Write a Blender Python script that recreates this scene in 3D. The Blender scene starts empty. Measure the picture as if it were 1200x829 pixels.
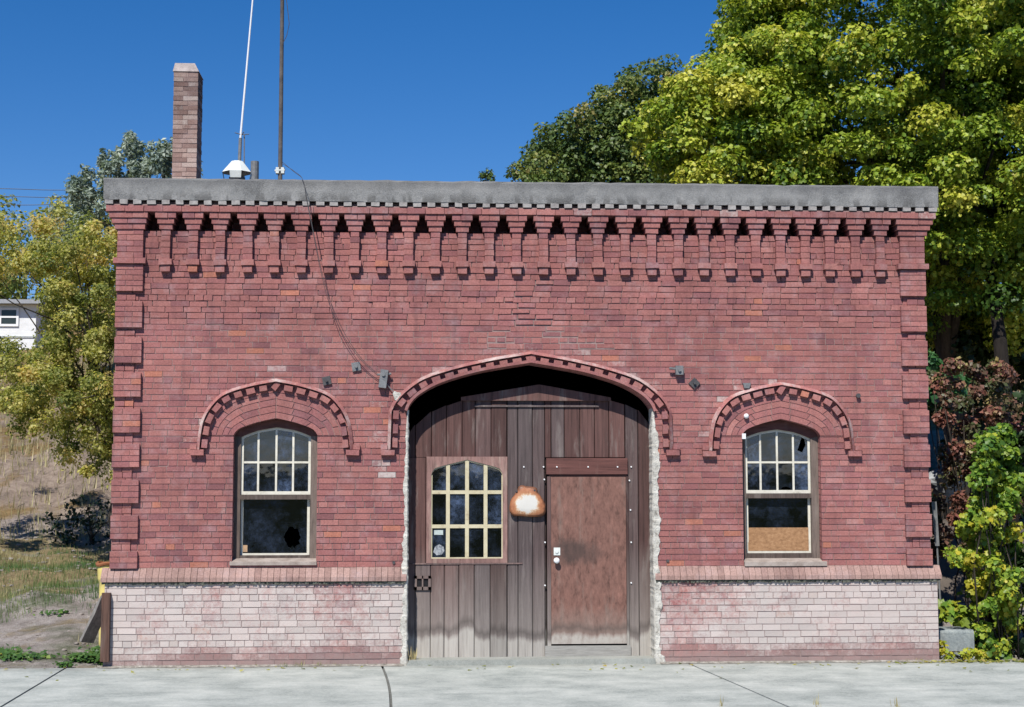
import bpy, math, random
import numpy as np
from mathutils import Vector, Matrix

random.seed(7)
rng = np.random.default_rng(11)
S = bpy.context.scene
COL = S.collection
R = math.radians

# ------------------------------------------------------------------ camera
CAM = dict(cx=-1.1389, D=16.894, cz=1.8827, yaw=.0576, pit=.0888, rol=-.0009, F=1800.0)
_f = Vector((math.sin(CAM['yaw'])*math.cos(CAM['pit']), math.cos(CAM['yaw'])*math.cos(CAM['pit']), math.sin(CAM['pit'])))
_r = Vector((math.cos(CAM['yaw']), -math.sin(CAM['yaw']), 0))
_u = _r.cross(_f)
_c, _s = math.cos(CAM['rol']), math.sin(CAM['rol'])
_r, _u = _r*_c + _u*_s, -_r*_s + _u*_c
CPOS = Vector((CAM['cx'], -CAM['D'], CAM['cz']))
cd = bpy.data.cameras.new('camera'); cam = bpy.data.objects.new('camera', cd); COL.objects.link(cam)
cam.matrix_world = Matrix.Translation(CPOS) @ Matrix((_r, _u, -_f)).transposed().to_4x4()
cd.lens = 54.0; cd.sensor_width = 36.0; cd.clip_end = 3000
S.camera = cam


def at(px, py, y=0.0):
    """point of the plane Y = y measured off the photograph (1200 x 829)"""
    d = _f*CAM['F'] + _r*(px-600) - _u*(py-414.5)
    return CPOS + d*((y-CPOS.y)/d.y)


def X(px, y=0.0, py=560): return at(px, py, y).x
def Z(py, px=150, y=0.0): return at(px, py, y).z


def ground_pt(px, py, z=0.0):
    d = _f*CAM['F'] + _r*(px-600) - _u*(py-414.5)
    return CPOS + d*((z-CPOS.z)/d.z)


# ------------------------------------------------------------------ object helpers
def tag(o, label=None, cat=None, group=None, kind=None):
    if label: o['label'] = label
    if cat: o['category'] = cat
    if group: o['group'] = group
    if kind: o['kind'] = kind
    return o


def empty(name, loc=(0, 0, 0), label=None, cat=None, group=None):
    o = bpy.data.objects.new(name, None); COL.objects.link(o); o.location = loc
    o.empty_display_size = .3
    return tag(o, label, cat, group)


def wloc(o):
    v = Vector((0, 0, 0))
    while o: v = v + o.location; o = o.parent
    return v


def link_mesh(name, me, parent=None):
    o = bpy.data.objects.new(name, me); COL.objects.link(o)
    if parent: o.parent = parent
    return o


class MB:
    """collects polygons in world coordinates, one tint colour and material slot per face"""
    def __init__(s): s.v = []; s.f = []; s.c = []; s.m = []

    def face(s, pts, tint=(.5, .5, 0), m=0):
        i = len(s.v); s.v.extend([tuple(p) for p in pts]); s.f.append(tuple(range(i, i+len(pts)))); s.c.append(tint); s.m.append(m)

    def mesh(s, verts, faces, tint=(.5, .5, 0), m=0):
        i = len(s.v); s.v.extend([tuple(p) for p in verts])
        for f in faces: s.f.append(tuple(i+k for k in f)); s.c.append(tint); s.m.append(m)

    def prism(s, poly, yf, yb, tint=(.5, .5, 0), m=0, back=False, jit=0, inset=0):
        """poly: (x, z) outline seen from the front, anticlockwise"""
        n = len(poly)
        A = [(x + (random.uniform(-jit, jit) if jit else 0), yf + (random.uniform(-jit, jit)*.5 if jit else 0), z + (random.uniform(-jit, jit) if jit else 0)) for x, z in poly]
        B = [(x, yb, z) for x, z in poly]
        F = [tuple(range(n))] + [(i, i+n, (i+1) % n+n, (i+1) % n) for i in range(n)]
        if back: F.append(tuple(range(2*n-1, n-1, -1)))
        s.mesh(A+B, F, tint, m)

    def box(s, x0, x1, y0, y1, z0, z1, tint=(.5, .5, 0), m=0, jit=0):
        s.prism([(x0, z0), (x1, z0), (x1, z1), (x0, z1)], y0, y1, tint, m, True, jit)

    def tube(s, pts, rad, n=8, tint=(.5, .5, 0), m=0, cap=True):
        pts = [Vector(p) for p in pts]
        if not hasattr(rad, '__len__'): rad = [rad]*len(pts)
        rings = []; V = []
        up = Vector((.13, .31, 1)).normalized()
        for i, p in enumerate(pts):
            t = (pts[min(i+1, len(pts)-1)] - pts[max(i-1, 0)]).normalized()
            a = t.cross(up)
            if a.length < .05: a = t.cross(Vector((1, 0, 0)))
            a.normalize(); b = a.cross(t)
            for k in range(n):
                w = 2*math.pi*k/n
                V.append(p + (a*math.cos(w) + b*math.sin(w))*rad[i])
        F = [(i*n+k, i*n+(k+1) % n, (i+1)*n+(k+1) % n, (i+1)*n+k) for i in range(len(pts)-1) for k in range(n)]
        if cap: F += [tuple(range(n-1, -1, -1)), tuple(range((len(pts)-1)*n, len(pts)*n))]
        s.mesh(V, F, tint, m)

    def build(s, name, mats, parent=None, smooth=False):
        o0 = wloc(parent) if parent else Vector((0, 0, 0))
        me = bpy.data.meshes.new(name)
        me.from_pydata([(a-o0.x, b-o0.y, c-o0.z) for a, b, c in s.v], [], s.f)
        at_ = me.attributes.new('tint', 'FLOAT_COLOR', 'FACE')
        at_.data.foreach_set('color', np.array([(a, b, c, 1) for a, b, c in s.c], np.float32).ravel())
        if not isinstance(mats, (list, tuple)): mats = [mats]
        for m in mats: me.materials.append(m)
        me.polygons.foreach_set('material_index', np.array(s.m, np.int32))
        if smooth: me.polygons.foreach_set('use_smooth', np.ones(len(s.f), bool))
        me.update()
        return link_mesh(name, me, parent)


# ------------------------------------------------------------------ node helpers
class NT:
    def __init__(s, name):
        s.mat = bpy.data.materials.new(name); s.mat.use_nodes = True
        s.t = s.mat.node_tree; s.t.nodes.clear()
        s.out = s.t.nodes.new('ShaderNodeOutputMaterial')

    def n(s, typ, **kw):
        x = s.t.nodes.new(typ)
        for k, v in kw.items():
            if k[0] == '_': setattr(x, k[1:], v)
            else:
                kk = int(k[1:]) if k[0] == 'i' and k[1:].isdigit() else k.replace('__', ' ')
                if hasattr(v, 'is_linked') or isinstance(v, bpy.types.NodeSocket): s.t.links.new(v, x.inputs[kk])
                else: x.inputs[kk].default_value = v
        return x

    def coord(s): return s.n('ShaderNodeNewGeometry').outputs['Position']

    def mapping(s, v, scale=(1, 1, 1), loc=(0, 0, 0)):
        m = s.n('ShaderNodeMapping'); s.t.links.new(v, m.inputs['Vector'])
        m.inputs['Scale'].default_value = scale; m.inputs['Location'].default_value = loc
        return m.outputs[0]

    def noise(s, v, scale, detail=4, rough=.55, out='Fac'):
        m = s.n('ShaderNodeTexNoise'); s.t.links.new(v, m.inputs['Vector'])
        m.inputs['Scale'].default_value = scale; m.inputs['Detail'].default_value = detail; m.inputs['Roughness'].default_value = rough
        return m.outputs[out]

    def ramp(s, v, stops, interp='LINEAR'):
        m = s.n('ShaderNodeValToRGB'); s.t.links.new(v, m.inputs[0])
        e = m.color_ramp.elements; m.color_ramp.interpolation = interp
        while len(e) < len(stops): e.new(.5)
        for q, (p, c) in zip(e, stops):
            q.position = p; q.color = (c, c, c, 1) if not hasattr(c, '__len__') else (*c, 1)
        return m.outputs[0]

    def mix(s, f, a, b, mode='MIX'):
        m = s.n('ShaderNodeMix'); m.data_type = 'RGBA'; m.blend_type = mode; m.clamp_factor = True
        for v, i in ((f, 0), (a, 6), (b, 7)):
            if isinstance(v, bpy.types.NodeSocket): s.t.links.new(v, m.inputs[i])
            elif i == 0: m.inputs[0].default_value = v
            else: m.inputs[i].default_value = (*v, 1) if hasattr(v, '__len__') else (v, v, v, 1)
        return m.outputs[2]

    def math(s, op, a, b=0.0, c=None):
        m = s.n('ShaderNodeMath'); m.operation = op; m.use_clamp = False
        for v, i in ((a, 0), (b, 1), (c, 2)):
            if v is None: continue
            if isinstance(v, bpy.types.NodeSocket): s.t.links.new(v, m.inputs[i])
            else: m.inputs[i].default_value = v
        return m.outputs[0]

    def maprange(s, v, a, b, c=0.0, d=1.0):
        m = s.n('ShaderNodeMapRange'); m.clamp = True; s.t.links.new(v, m.inputs[0])
        for i, q in enumerate((a, b, c, d)): m.inputs[i+1].default_value = q
        return m.outputs[0]

    def tint(s):
        a = s.n('ShaderNodeAttribute'); a.attribute_name = 'tint'
        q = s.n('ShaderNodeSeparateColor'); s.t.links.new(a.outputs['Color'], q.inputs[0])
        return q.outputs

    def sep(s, v):
        q = s.n('ShaderNodeSeparateXYZ'); s.t.links.new(v, q.inputs[0]); return q.outputs

    def finish(s, col, rough=.8, bump=None, strength=.3, dist=.01, spec=.3, metal=0.0):
        p = s.n('ShaderNodeBsdfPrincipled')
        for v, k in ((col, 'Base Color'), (rough, 'Roughness'), (spec, 'Specular IOR Level'), (metal, 'Metallic')):
            if isinstance(v, bpy.types.NodeSocket): s.t.links.new(v, p.inputs[k])
            elif k == 'Base Color': p.inputs[k].default_value = (*v, 1)
            else: p.inputs[k].default_value = v
        if bump is not None:
            b = s.n('ShaderNodeBump'); b.inputs['Strength'].default_value = strength; b.inputs['Distance'].default_value = dist
            s.t.links.new(bump, b.inputs['Height']); s.t.links.new(b.outputs[0], p.inputs['Normal'])
        s.t.links.new(p.outputs[0], s.out.inputs[0])
        s.p = p
        return s.mat


def mat_brick(name='brick', stops=None, wash=(.55, .52, .485)):
    t = NT(name); P = t.coord(); r, g, b = t.tint()[:3]
    col = t.ramp(r, stops or [(0, (.23, .100, .104)), (.2, (.30, .122, .120)), (.55, (.33, .135, .122)), (.85, (.37, .160, .143)), (.93, (.385, .168, .148)), (1, (.42, .165, .115))])
    n1 = t.noise(P, 55, 5, .65)
    col = t.mix(1.0, col, t.ramp(n1, [(.25, .68), (.75, 1.25)]), 'MULTIPLY')
    n2 = t.noise(P, .9, 5, .6)
    col = t.mix(1.0, col, t.ramp(n2, [(.3, .76), (.7, 1.17)]), 'MULTIPLY')
    n2b = t.noise(t.mapping(P, (5, 5, .35)), 1.4, 6, .65)
    col = t.mix(t.maprange(n2b, .52, .78, 0, .55), col, (.075, .045, .05))
    # lime bloom, blotchy
    n3 = t.noise(P, 4.2, 7, .68)
    n3b = t.noise(P, 30, 4, .7)
    m3 = t.math('MULTIPLY', t.maprange(n3, .5, .78, 0, .55), t.maprange(n3b, .35, .65, .3, 1))
    col = t.mix(m3, col, (.46, .37, .38))
    # whitewash held by the tint's third channel
    n4 = t.noise(t.mapping(P, (1, 1, 1.5)), 1.15, 7, .62)
    n5 = t.noise(P, 38, 4, .7)
    w = t.math('ADD', t.math('MULTIPLY', n4, 1.7), t.math('MULTIPLY', n5, .8))
    w = t.math('ADD', w, t.math('MULTIPLY', b, 2.0))
    n6 = t.noise(P, 11, 8, .75)
    w = t.math('ADD', w, t.math('MULTIPLY', t.math('SUBTRACT', n6, .5), 1.6))
    w = t.maprange(w, 2.02, 2.72, 0, .76)
    foot = t.math('ADD', t.sep(P)[2], t.math('MULTIPLY', t.math('SUBTRACT', n6, .5), .5))
    col = t.mix(t.maprange(foot, .32, .04, 0, .78), col, (.27, .215, .20))
    col = t.mix(w, col, wash)
    col = t.mix(1.0, col, t.ramp(g, [(0, .5), (.5, 1.0), (1, 1.5)]), 'MULTIPLY')
    h = t.noise(P, 140, 4, .7)
    return t.finish(col, .88, h, .5, .006, .2)


def mat_mortar():
    t = NT('mortar'); P = t.coord(); r, g, b = t.tint()[:3]
    col = t.ramp(t.noise(P, 9, 6, .7), [(.3, (.22, .145, .135)), (.7, (.37, .27, .25))])
    n = t.noise(P, 1.2, 4)
    col = t.mix(t.maprange(b, 0, 1, 0, .5), col, (.33, .30, .30))
    return t.finish(col, .95, t.noise(P, 160, 3), .5, .006, .1)


def mat_mottled(name, stops, scale=8, scale2=70, rough=.85, bump=.4, spec=.25, stretch=(1, 1, 1), metal=0.0, dist=.006):
    t = NT(name); P = t.mapping(t.coord(), stretch)
    a = t.noise(P, scale, 7, .65); b = t.noise(P, scale2, 4, .65)
    f = t.math('ADD', t.math('MULTIPLY', a, .75), t.math('MULTIPLY', b, .25))
    col = t.ramp(f, stops)
    return t.finish(col, rough, b, bump, dist, spec, metal)


def mat_concrete(name, c0, c1, c2, stain=(.12, .12, .115), streak=True):
    t = NT(name); P = t.coord()
    a = t.noise(P, 1.6, 8, .68); b = t.noise(P, 90, 3, .7)
    sp_ = t.noise(P, 28, 5, .8)
    f = t.math('ADD', t.math('MULTIPLY', a, .5), t.math('ADD', t.math('MULTIPLY', b, .2), t.math('MULTIPLY', sp_, .3)))
    col = t.ramp(f, [(.39, c0), (.5, c1), (.60, c2)])
    s = t.noise(t.mapping(P, (9, 9, .9)), 1.0, 6, .65)
    if streak: col = t.mix(t.maprange(s, .52, .75, 0, .5), col, stain)
    else:
        s = t.noise(t.mapping(P, (.7, 3.4, 1)), 1.0, 8, .75)
        col = t.mix(t.maprange(s, .46, .78, 0, .45), col, stain)
        s = t.noise(P, 22, 6, .75); col = t.mix(t.maprange(s, .55, .75, 0, .3), col, stain)
        cv = t.noise(t.mapping(P, (1, 1, 1), (3, 9, 0)), .9, 6, .7)
        cm = t.maprange(t.math('ABSOLUTE', t.math('SUBTRACT', cv, .5)), 0, .004, .55, 0)
        col = t.mix(t.math('MULTIPLY', cm, t.maprange(t.noise(P, .6, 3), .5, .6, 0, 1)), col, (.13, .14, .13))
        wl = t.math('ADD', t.sep(P)[1], t.math('MULTIPLY', t.math('SUBTRACT', t.noise(P, 5, 6, .7), .5), .7))
        col = t.mix(t.maprange(wl, -.42, -.05, 0, .45), col, (.20, .19, .165))
        d = t.noise(P, 14, 3, .5); col = t.mix(t.maprange(d, .69, .73, 0, .4), col, stain)
    return t.finish(col, .92, b, .5, .006, .2)


def mat_wood(name, stops, grain=(40, 40, 1.6), grey_z=None, grey=(.30, .285, .27), smear=None):
    """tint.r picks the board colour, tint.g the value; weathered grey foot below a wavering water line"""
    t = NT(name); P = t.coord(); r, g, b = t.tint()[:3]
    col = t.ramp(r, stops)
    gr = t.noise(t.mapping(P, grain), 1.0, 6, .7)
    col = t.mix(1.0, col, t.ramp(gr, [(.25, .32), (.47, .9), (.62, 1.15), (.8, 1.75)]), 'MULTIPLY')
    pe = t.noise(t.mapping(P, (9, 9, 1.4)), 1.0, 7, .68)
    col = t.mix(t.maprange(pe, .54, .74, 0, .6), col, grey)
    if grey_z:
        z = t.sep(P)[2]
        wob = t.noise(t.mapping(P, (4.2, 4, .5)), 1.0, 4, .6)
        wob = t.math('ADD', wob, t.math('MULTIPLY', t.math('SUBTRACT', r, .5), .25))
        zz = t.math('ADD', z, t.math('MULTIPLY', t.math('SUBTRACT', wob, .5), grey_z[2]))
        f = t.maprange(zz, grey_z[0], grey_z[1], .85, 0)
        col = t.mix(t.math('MULTIPLY', f, t.maprange(gr, .3, .6, .55, 1)), col, grey)
        line = t.math('SUBTRACT', 1.0, t.maprange(t.math('ABSOLUTE', t.math('SUBTRACT', zz, grey_z[3])), 0.0, .07, 0, 1))
        col = t.mix(t.math('MULTIPLY', line, .55), col, (.06, .05, .045))
        foot = t.maprange(zz, grey_z[3]-.05, grey_z[3]-.10, 0, .8)
        col = t.mix(t.math('MULTIPLY', foot, t.maprange(gr, .3, .55, .5, 1)), col, (.42, .395, .355))
    if smear:
        sp = t.sep(P)
        dx = t.math('DIVIDE', t.math('SUBTRACT', sp[0], smear[0]), smear[2])
        dz = t.math('DIVIDE', t.math('SUBTRACT', sp[2], smear[1]), smear[3])
        d2 = t.math('ADD', t.math('MULTIPLY', dx, dx), t.math('MULTIPLY', dz, dz))
        d2 = t.math('ADD', d2, t.math('MULTIPLY', t.math('SUBTRACT', t.noise(P, 7, 6, .7), .5), 1.9))
        col = t.mix(t.maprange(d2, .1, 1.1, .72, 0), col, (.045, .035, .032))
    col = t.mix(1.0, col, t.ramp(g, [(0, .45), (.5, 1), (1, 1.6)]), 'MULTIPLY')
    return t.finish(col, .75, gr, .35, .006, .3)


def mat_flat(name, col, rough=.6, metal=0.0, spec=.4, var=.25, scale=25):
    t = NT(name); P = t.coord()
    c = t.mix(1.0, col, t.ramp(t.noise(P, scale, 5, .65), [(.25, 1-var), (.75, 1+var)]), 'MULTIPLY')
    return t.finish(c, rough, None, metal=metal, spec=spec)


def mat_glass(name, dirt=.10, tintc=(.30, .34, .40), seed=0.0):  # dirt: strength of the dirt film and the sky reflection painted into it
    t = NT(name); P = t.mapping(t.coord(), (1, 1, 1), (seed, 0, seed))
    tr = t.n('ShaderNodeBsdfTransparent'); tr.inputs[0].default_value = (*tintc, 1)
    gl = t.n('ShaderNodeBsdfGlossy'); gl.inputs['Roughness'].default_value = .03
    wob = t.n('ShaderNodeBump'); wob.inputs['Strength'].default_value = .06; wob.inputs['Distance'].default_value = .02
    t.t.links.new(t.noise(P, 5, 2), wob.inputs['Height']); t.t.links.new(wob.outputs[0], gl.inputs['Normal'])
    fr = t.n('ShaderNodeFresnel'); fr.inputs[0].default_value = 1.5
    m1 = t.n('ShaderNodeMixShader'); t.t.links.new(t.math('ADD', fr.outputs[0], .05), m1.inputs[0])
    t.t.links.new(tr.outputs[0], m1.inputs[1]); t.t.links.new(gl.outputs[0], m1.inputs[2])
    df = t.n('ShaderNodeBsdfDiffuse'); df.inputs[0].default_value = (.17, .24, .40, 1)  # dirt film tinted blue, painting in the reflected sky
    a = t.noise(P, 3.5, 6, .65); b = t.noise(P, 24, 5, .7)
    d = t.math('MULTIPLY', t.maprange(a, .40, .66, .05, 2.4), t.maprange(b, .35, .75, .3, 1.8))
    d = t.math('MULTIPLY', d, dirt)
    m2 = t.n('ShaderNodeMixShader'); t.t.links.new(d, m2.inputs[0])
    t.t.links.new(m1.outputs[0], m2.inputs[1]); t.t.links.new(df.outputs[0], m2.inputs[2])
    t.t.links.new(m2.outputs[0], t.out.inputs[0])
    return t.mat


def mat_leaf(name, stops, trans=.35, rough=.45):
    t = NT(name); r, g, b = t.tint()[:3]
    col = t.ramp(r, stops)
    col = t.mix(1.0, col, t.ramp(g, [(0, .55), (.5, 1), (1, 1.45)]), 'MULTIPLY')
    p = t.n('ShaderNodeBsdfPrincipled'); t.t.links.new(col, p.inputs['Base Color'])
    p.inputs['Roughness'].default_value = rough; p.inputs['Specular IOR Level'].default_value = .35
    tl = t.n('ShaderNodeBsdfTranslucent'); t.t.links.new(t.mix(1.0, col, (1.1, 1.15, .6), 'MULTIPLY'), tl.inputs[0])
    m = t.n('ShaderNodeMixShader'); m.inputs[0].default_value = trans
    t.t.links.new(p.outputs[0], m.inputs[1]); t.t.links.new(tl.outputs[0], m.inputs[2])
    t.t.links.new(m.outputs[0], t.out.inputs[0])
    return t.mat


def mat_coping():
    t = NT('coping_concrete'); P = t.coord(); s = t.sep(P)
    a = t.noise(P, 2.2, 8, .7); b = t.noise(P, 75, 4, .8)
    col = t.ramp(t.math('ADD', t.math('MULTIPLY', a, .55), t.math('MULTIPLY', b, .45)), [(.33, (.10, .10, .10)), (.47, (.25, .25, .245)), (.6, (.36, .355, .345)), (.72, (.50, .49, .47))])
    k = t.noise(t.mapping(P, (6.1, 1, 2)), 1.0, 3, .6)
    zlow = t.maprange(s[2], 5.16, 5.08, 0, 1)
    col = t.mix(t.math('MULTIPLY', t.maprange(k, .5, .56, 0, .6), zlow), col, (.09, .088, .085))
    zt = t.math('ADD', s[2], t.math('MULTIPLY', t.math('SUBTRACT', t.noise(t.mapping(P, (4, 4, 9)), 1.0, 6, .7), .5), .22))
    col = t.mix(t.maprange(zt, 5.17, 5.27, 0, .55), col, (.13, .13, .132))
    return t.finish(col, .95, b, .9, .01, .1)


BRICK = mat_brick(); MORTAR = mat_mortar()
BELT = mat_brick('belt_brick', [(0, (.25, .155, .135)), (.5, (.34, .22, .19)), (1, (.40, .27, .235))])
CHIMB = mat_brick('chimney_brick', [(0, (.18, .115, .10)), (.4, (.27, .175, .15)), (.75, (.35, .25, .215)), (1, (.43, .35, .31))])
COPING = mat_coping()
WALK = mat_concrete('walk_concrete', (.23, .255, .24), (.375, .40, .375), (.49, .51, .475), (.145, .17, .155), False)
ASPHALT = mat_mottled('asphalt', [(.3, (.035, .035, .037)), (.7, (.07, .07, .07))], 3, 120)
PLASTER = mat_mottled('plaster', [(.34, (.20, .18, .155)), (.44, (.47, .45, .40)), (.62, (.66, .64, .58))], 11, 60, .9, 1.0, dist=.012)
DOORW = mat_wood('door_wood', [(0, (.045, .025, .023)), (.35, (.095, .048, .042)), (.6, (.125, .064, .056)), (.8, (.095, .073, .072)), (1, (.145, .078, .065))], grey=(.25, .22, .20), grey_z=(.30, 1.25, .45, .36))
PANEL = mat_wood('plywood_door', [(0, (.18, .092, .072)), (1, (.20, .10, .078))], (22, 22, 9), grey_z=(.20, .60, .25, .36), grey=(.25, .205, .175), smear=(X(672), Z(648, 672), .36, .16))
LINTW = mat_wood('red_wood', [(0, (.105, .042, .036)), (1, (.14, .06, .05))], (2, 30, 40), grey=(.2, .12, .10))
FRAMEW = mat_wood('grey_wood', [(0, (.07, .05, .043)), (.6, (.125, .095, .08)), (1, (.19, .155, .135))], (50, 50, 5), grey=(.27, .235, .205))
HEADW = mat_wood('brown_wood', [(0, (.10, .04, .033)), (1, (.15, .065, .055))], (6, 30, 30), grey=(.18, .12, .11))
SASH = mat_mottled('sash_paint', [(.3, (.38, .35, .28)), (.42, (.58, .55, .46)), (.6, (.68, .65, .56))], 12, 60, .6, .3)
CREAM = mat_mottled('cream_paint', [(.3, (.30, .235, .15)), (.42, (.50, .44, .29)), (.65, (.58, .53, .37))], 12, 60, .6, .3)
IRON = mat_mottled('iron', [(.3, (.03, .03, .035)), (.7, (.09, .085, .085))], 20, 90, .6, .5, .5)
IRONG = mat_mottled('grey_iron', [(.3, (.10, .105, .11)), (.7, (.22, .225, .23))], 20, 90, .55, .5, .5)
GALV = mat_mottled('galvanised', [(.3, (.55, .58, .55)), (.7, (.74, .76, .72))], 14, 60, .45, .2, .5)
WHITEP = mat_flat('white_paint', (.78, .78, .78), .4, var=.06)
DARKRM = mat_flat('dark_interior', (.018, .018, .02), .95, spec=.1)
PLY = mat_mottled('plywood', [(.3, (.20, .105, .05)), (.55, (.36, .20, .10)), (.75, (.48, .30, .17))], 26, 90, .8, .3, stretch=(1, 1, 1.5))
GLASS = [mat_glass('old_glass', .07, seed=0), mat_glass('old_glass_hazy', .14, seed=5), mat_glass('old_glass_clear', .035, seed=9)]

# ------------------------------------------------------------------ building
B = empty('brick_building', (0, 0, 0), 'old single storey red brick building with arched wooden doors and corbelled cornice', 'building')
W = 4.5
H = (Z(318) - Z(666)) / 50.0           # one course
ZB0, ZB1 = Z(682), Z(666)              # belt
ZTOP = Z(234, y=-.13)-.012                  # underside of coping
JO = .0075


def rt(bias=0.0):
    """random brick tint"""
    r = min(.93, max(0, random.betavariate(3, 3) + bias))
    if random.random() < .012: r = 1.0
    if random.random() < .05: r = .05
    return r, min(1, max(0, random.gauss(.5, .05)))


def catmull(P, n=10):
    P = [Vector(p) for p in P]; out = []
    Q = [P[0]*2-P[1]] + P + [P[-1]*2-P[-2]]
    for i in range(1, len(Q)-2):
        for k in range(n):
            t = k/n; a, b, c, d = Q[i-1:i+3]
            out.append(.5*((2*b)+(c-a)*t+(2*a-5*b+4*c-d)*t*t+(3*b-3*c+d-a)*t**3))
    out.append(P[-1]); return out


def arch(cx, zap, prof, sx=1/106.5):
    """prof: half outline (dx, drop) in photo px from apex outwards -> left-to-right polyline, cusp at the apex"""
    h = catmull([(a*sx, b*sx) for a, b in prof], 8)
    L = [(cx-p.x, zap-p.y) for p in reversed(h)]; Rr = [(cx+p.x, zap-p.y) for p in h[1:]]
    return L + Rr


def resample(P, n):
    P = np.array(P); d = np.r_[0, np.cumsum(np.hypot(*np.diff(P, axis=0).T))]
    t = np.linspace(0, d[-1], n)
    return np.c_[np.interp(t, d, P[:, 0]), np.interp(t, d, P[:, 1])]


def offset(P, o):
    """shift a left-to-right polyline along its upward normal"""
    P = np.array(P); T = np.gradient(P, axis=0); T /= np.hypot(*T.T)[:, None]
    return P + np.c_[-T[:, 1], T[:, 0]]*o


class Opening:
    def __init__(s, x0, x1, zsill, zspring, zap, prof, hood_prof, hood_zap):
        s.x0, s.x1, s.zs, s.zsp = x0, x1, zsill, zspring; s.cx = (x0+x1)/2
        k = (x1-x0)/2/prof[-1][0]; kz = (zap-zspring)/prof[-1][1]
        h = catmull([(a*k, b*kz) for a, b in prof], 8)
        s.I = np.array([(s.cx-p.x, zap-p.y) for p in reversed(h)] + [(s.cx+p.x, zap-p.y) for p in h[1:]])
        kh = (hood_zap-zspring)/hood_prof[-1][1]
        h = catmull([(a/106.5, b*kh) for a, b in hood_prof], 8)
        s.H = np.array([(s.cx-p.x, hood_zap-p.y) for p in reversed(h)] + [(s.cx+p.x, hood_zap-p.y) for p in h[1:]])

    def blocked(s, x):
        """(lo, hi) of the wall removed at x, or None"""
        if x <= s.H[0, 0] or x >= s.H[-1, 0]:
            return (s.zs, s.zsp) if s.x0 < x < s.x1 else None
        hi = float(np.interp(x, s.H[:, 0], s.H[:, 1]))
        return (s.zs if s.x0 < x < s.x1 else s.zsp, hi)


PROF_D = [(0, 0), (33, 5.4), (67, 12), (106, 24), (130, 37), (141, 48), (145, 57)]
HOOD_D = [(0, 0), (46.5, 8), (90, 18), (126, 30), (148, 45), (160, 58), (166, 70)]
PROF_W = [(0, 0), (20, 4.5), (38, 10.5), (45, 14.5), (49, 20.5)]
HOOD_W = [(0, 0), (30, 6), (60, 16), (76, 31), (85, 48), (88.5, 66)]
door = Opening(X(477), X(766), 0, Z(482.5, 621), Z(425.8, 621), PROF_D, HOOD_D, Z(412.5, 621))
winL = Opening(X(273), X(371.5), Z(661, 322), Z(510.5, 322), Z(490.5, 322), PROF_W, HOOD_W, Z(444.5, 322))
winR = Opening(X(870.3), X(962), Z(662, 916), Z(511, 916), Z(491.5, 916), [(a*.93, b) for a, b in PROF_W], [(a*.97, b) for a, b in HOOD_W], Z(448.5, 916))
OPEN = [door, winL, winR]


CRACK = [(626, 641, 335), (598, 612, 343), (606, 625, 350), (590, 603, 357.5), (619, 634, 364), (610, 627, 372), (622, 638, 378.5), (597, 622, 385), (634, 652, 385), (586, 605, 392), (645, 664, 392.5), (578, 597, 399), (657, 675, 399.5), (569, 583, 406), (668, 704, 406), (690, 710, 413)]
CRACK = [(at(a, c).x, at(b, c).x, at(a, c).z) for a, b, c in CRACK]


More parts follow.
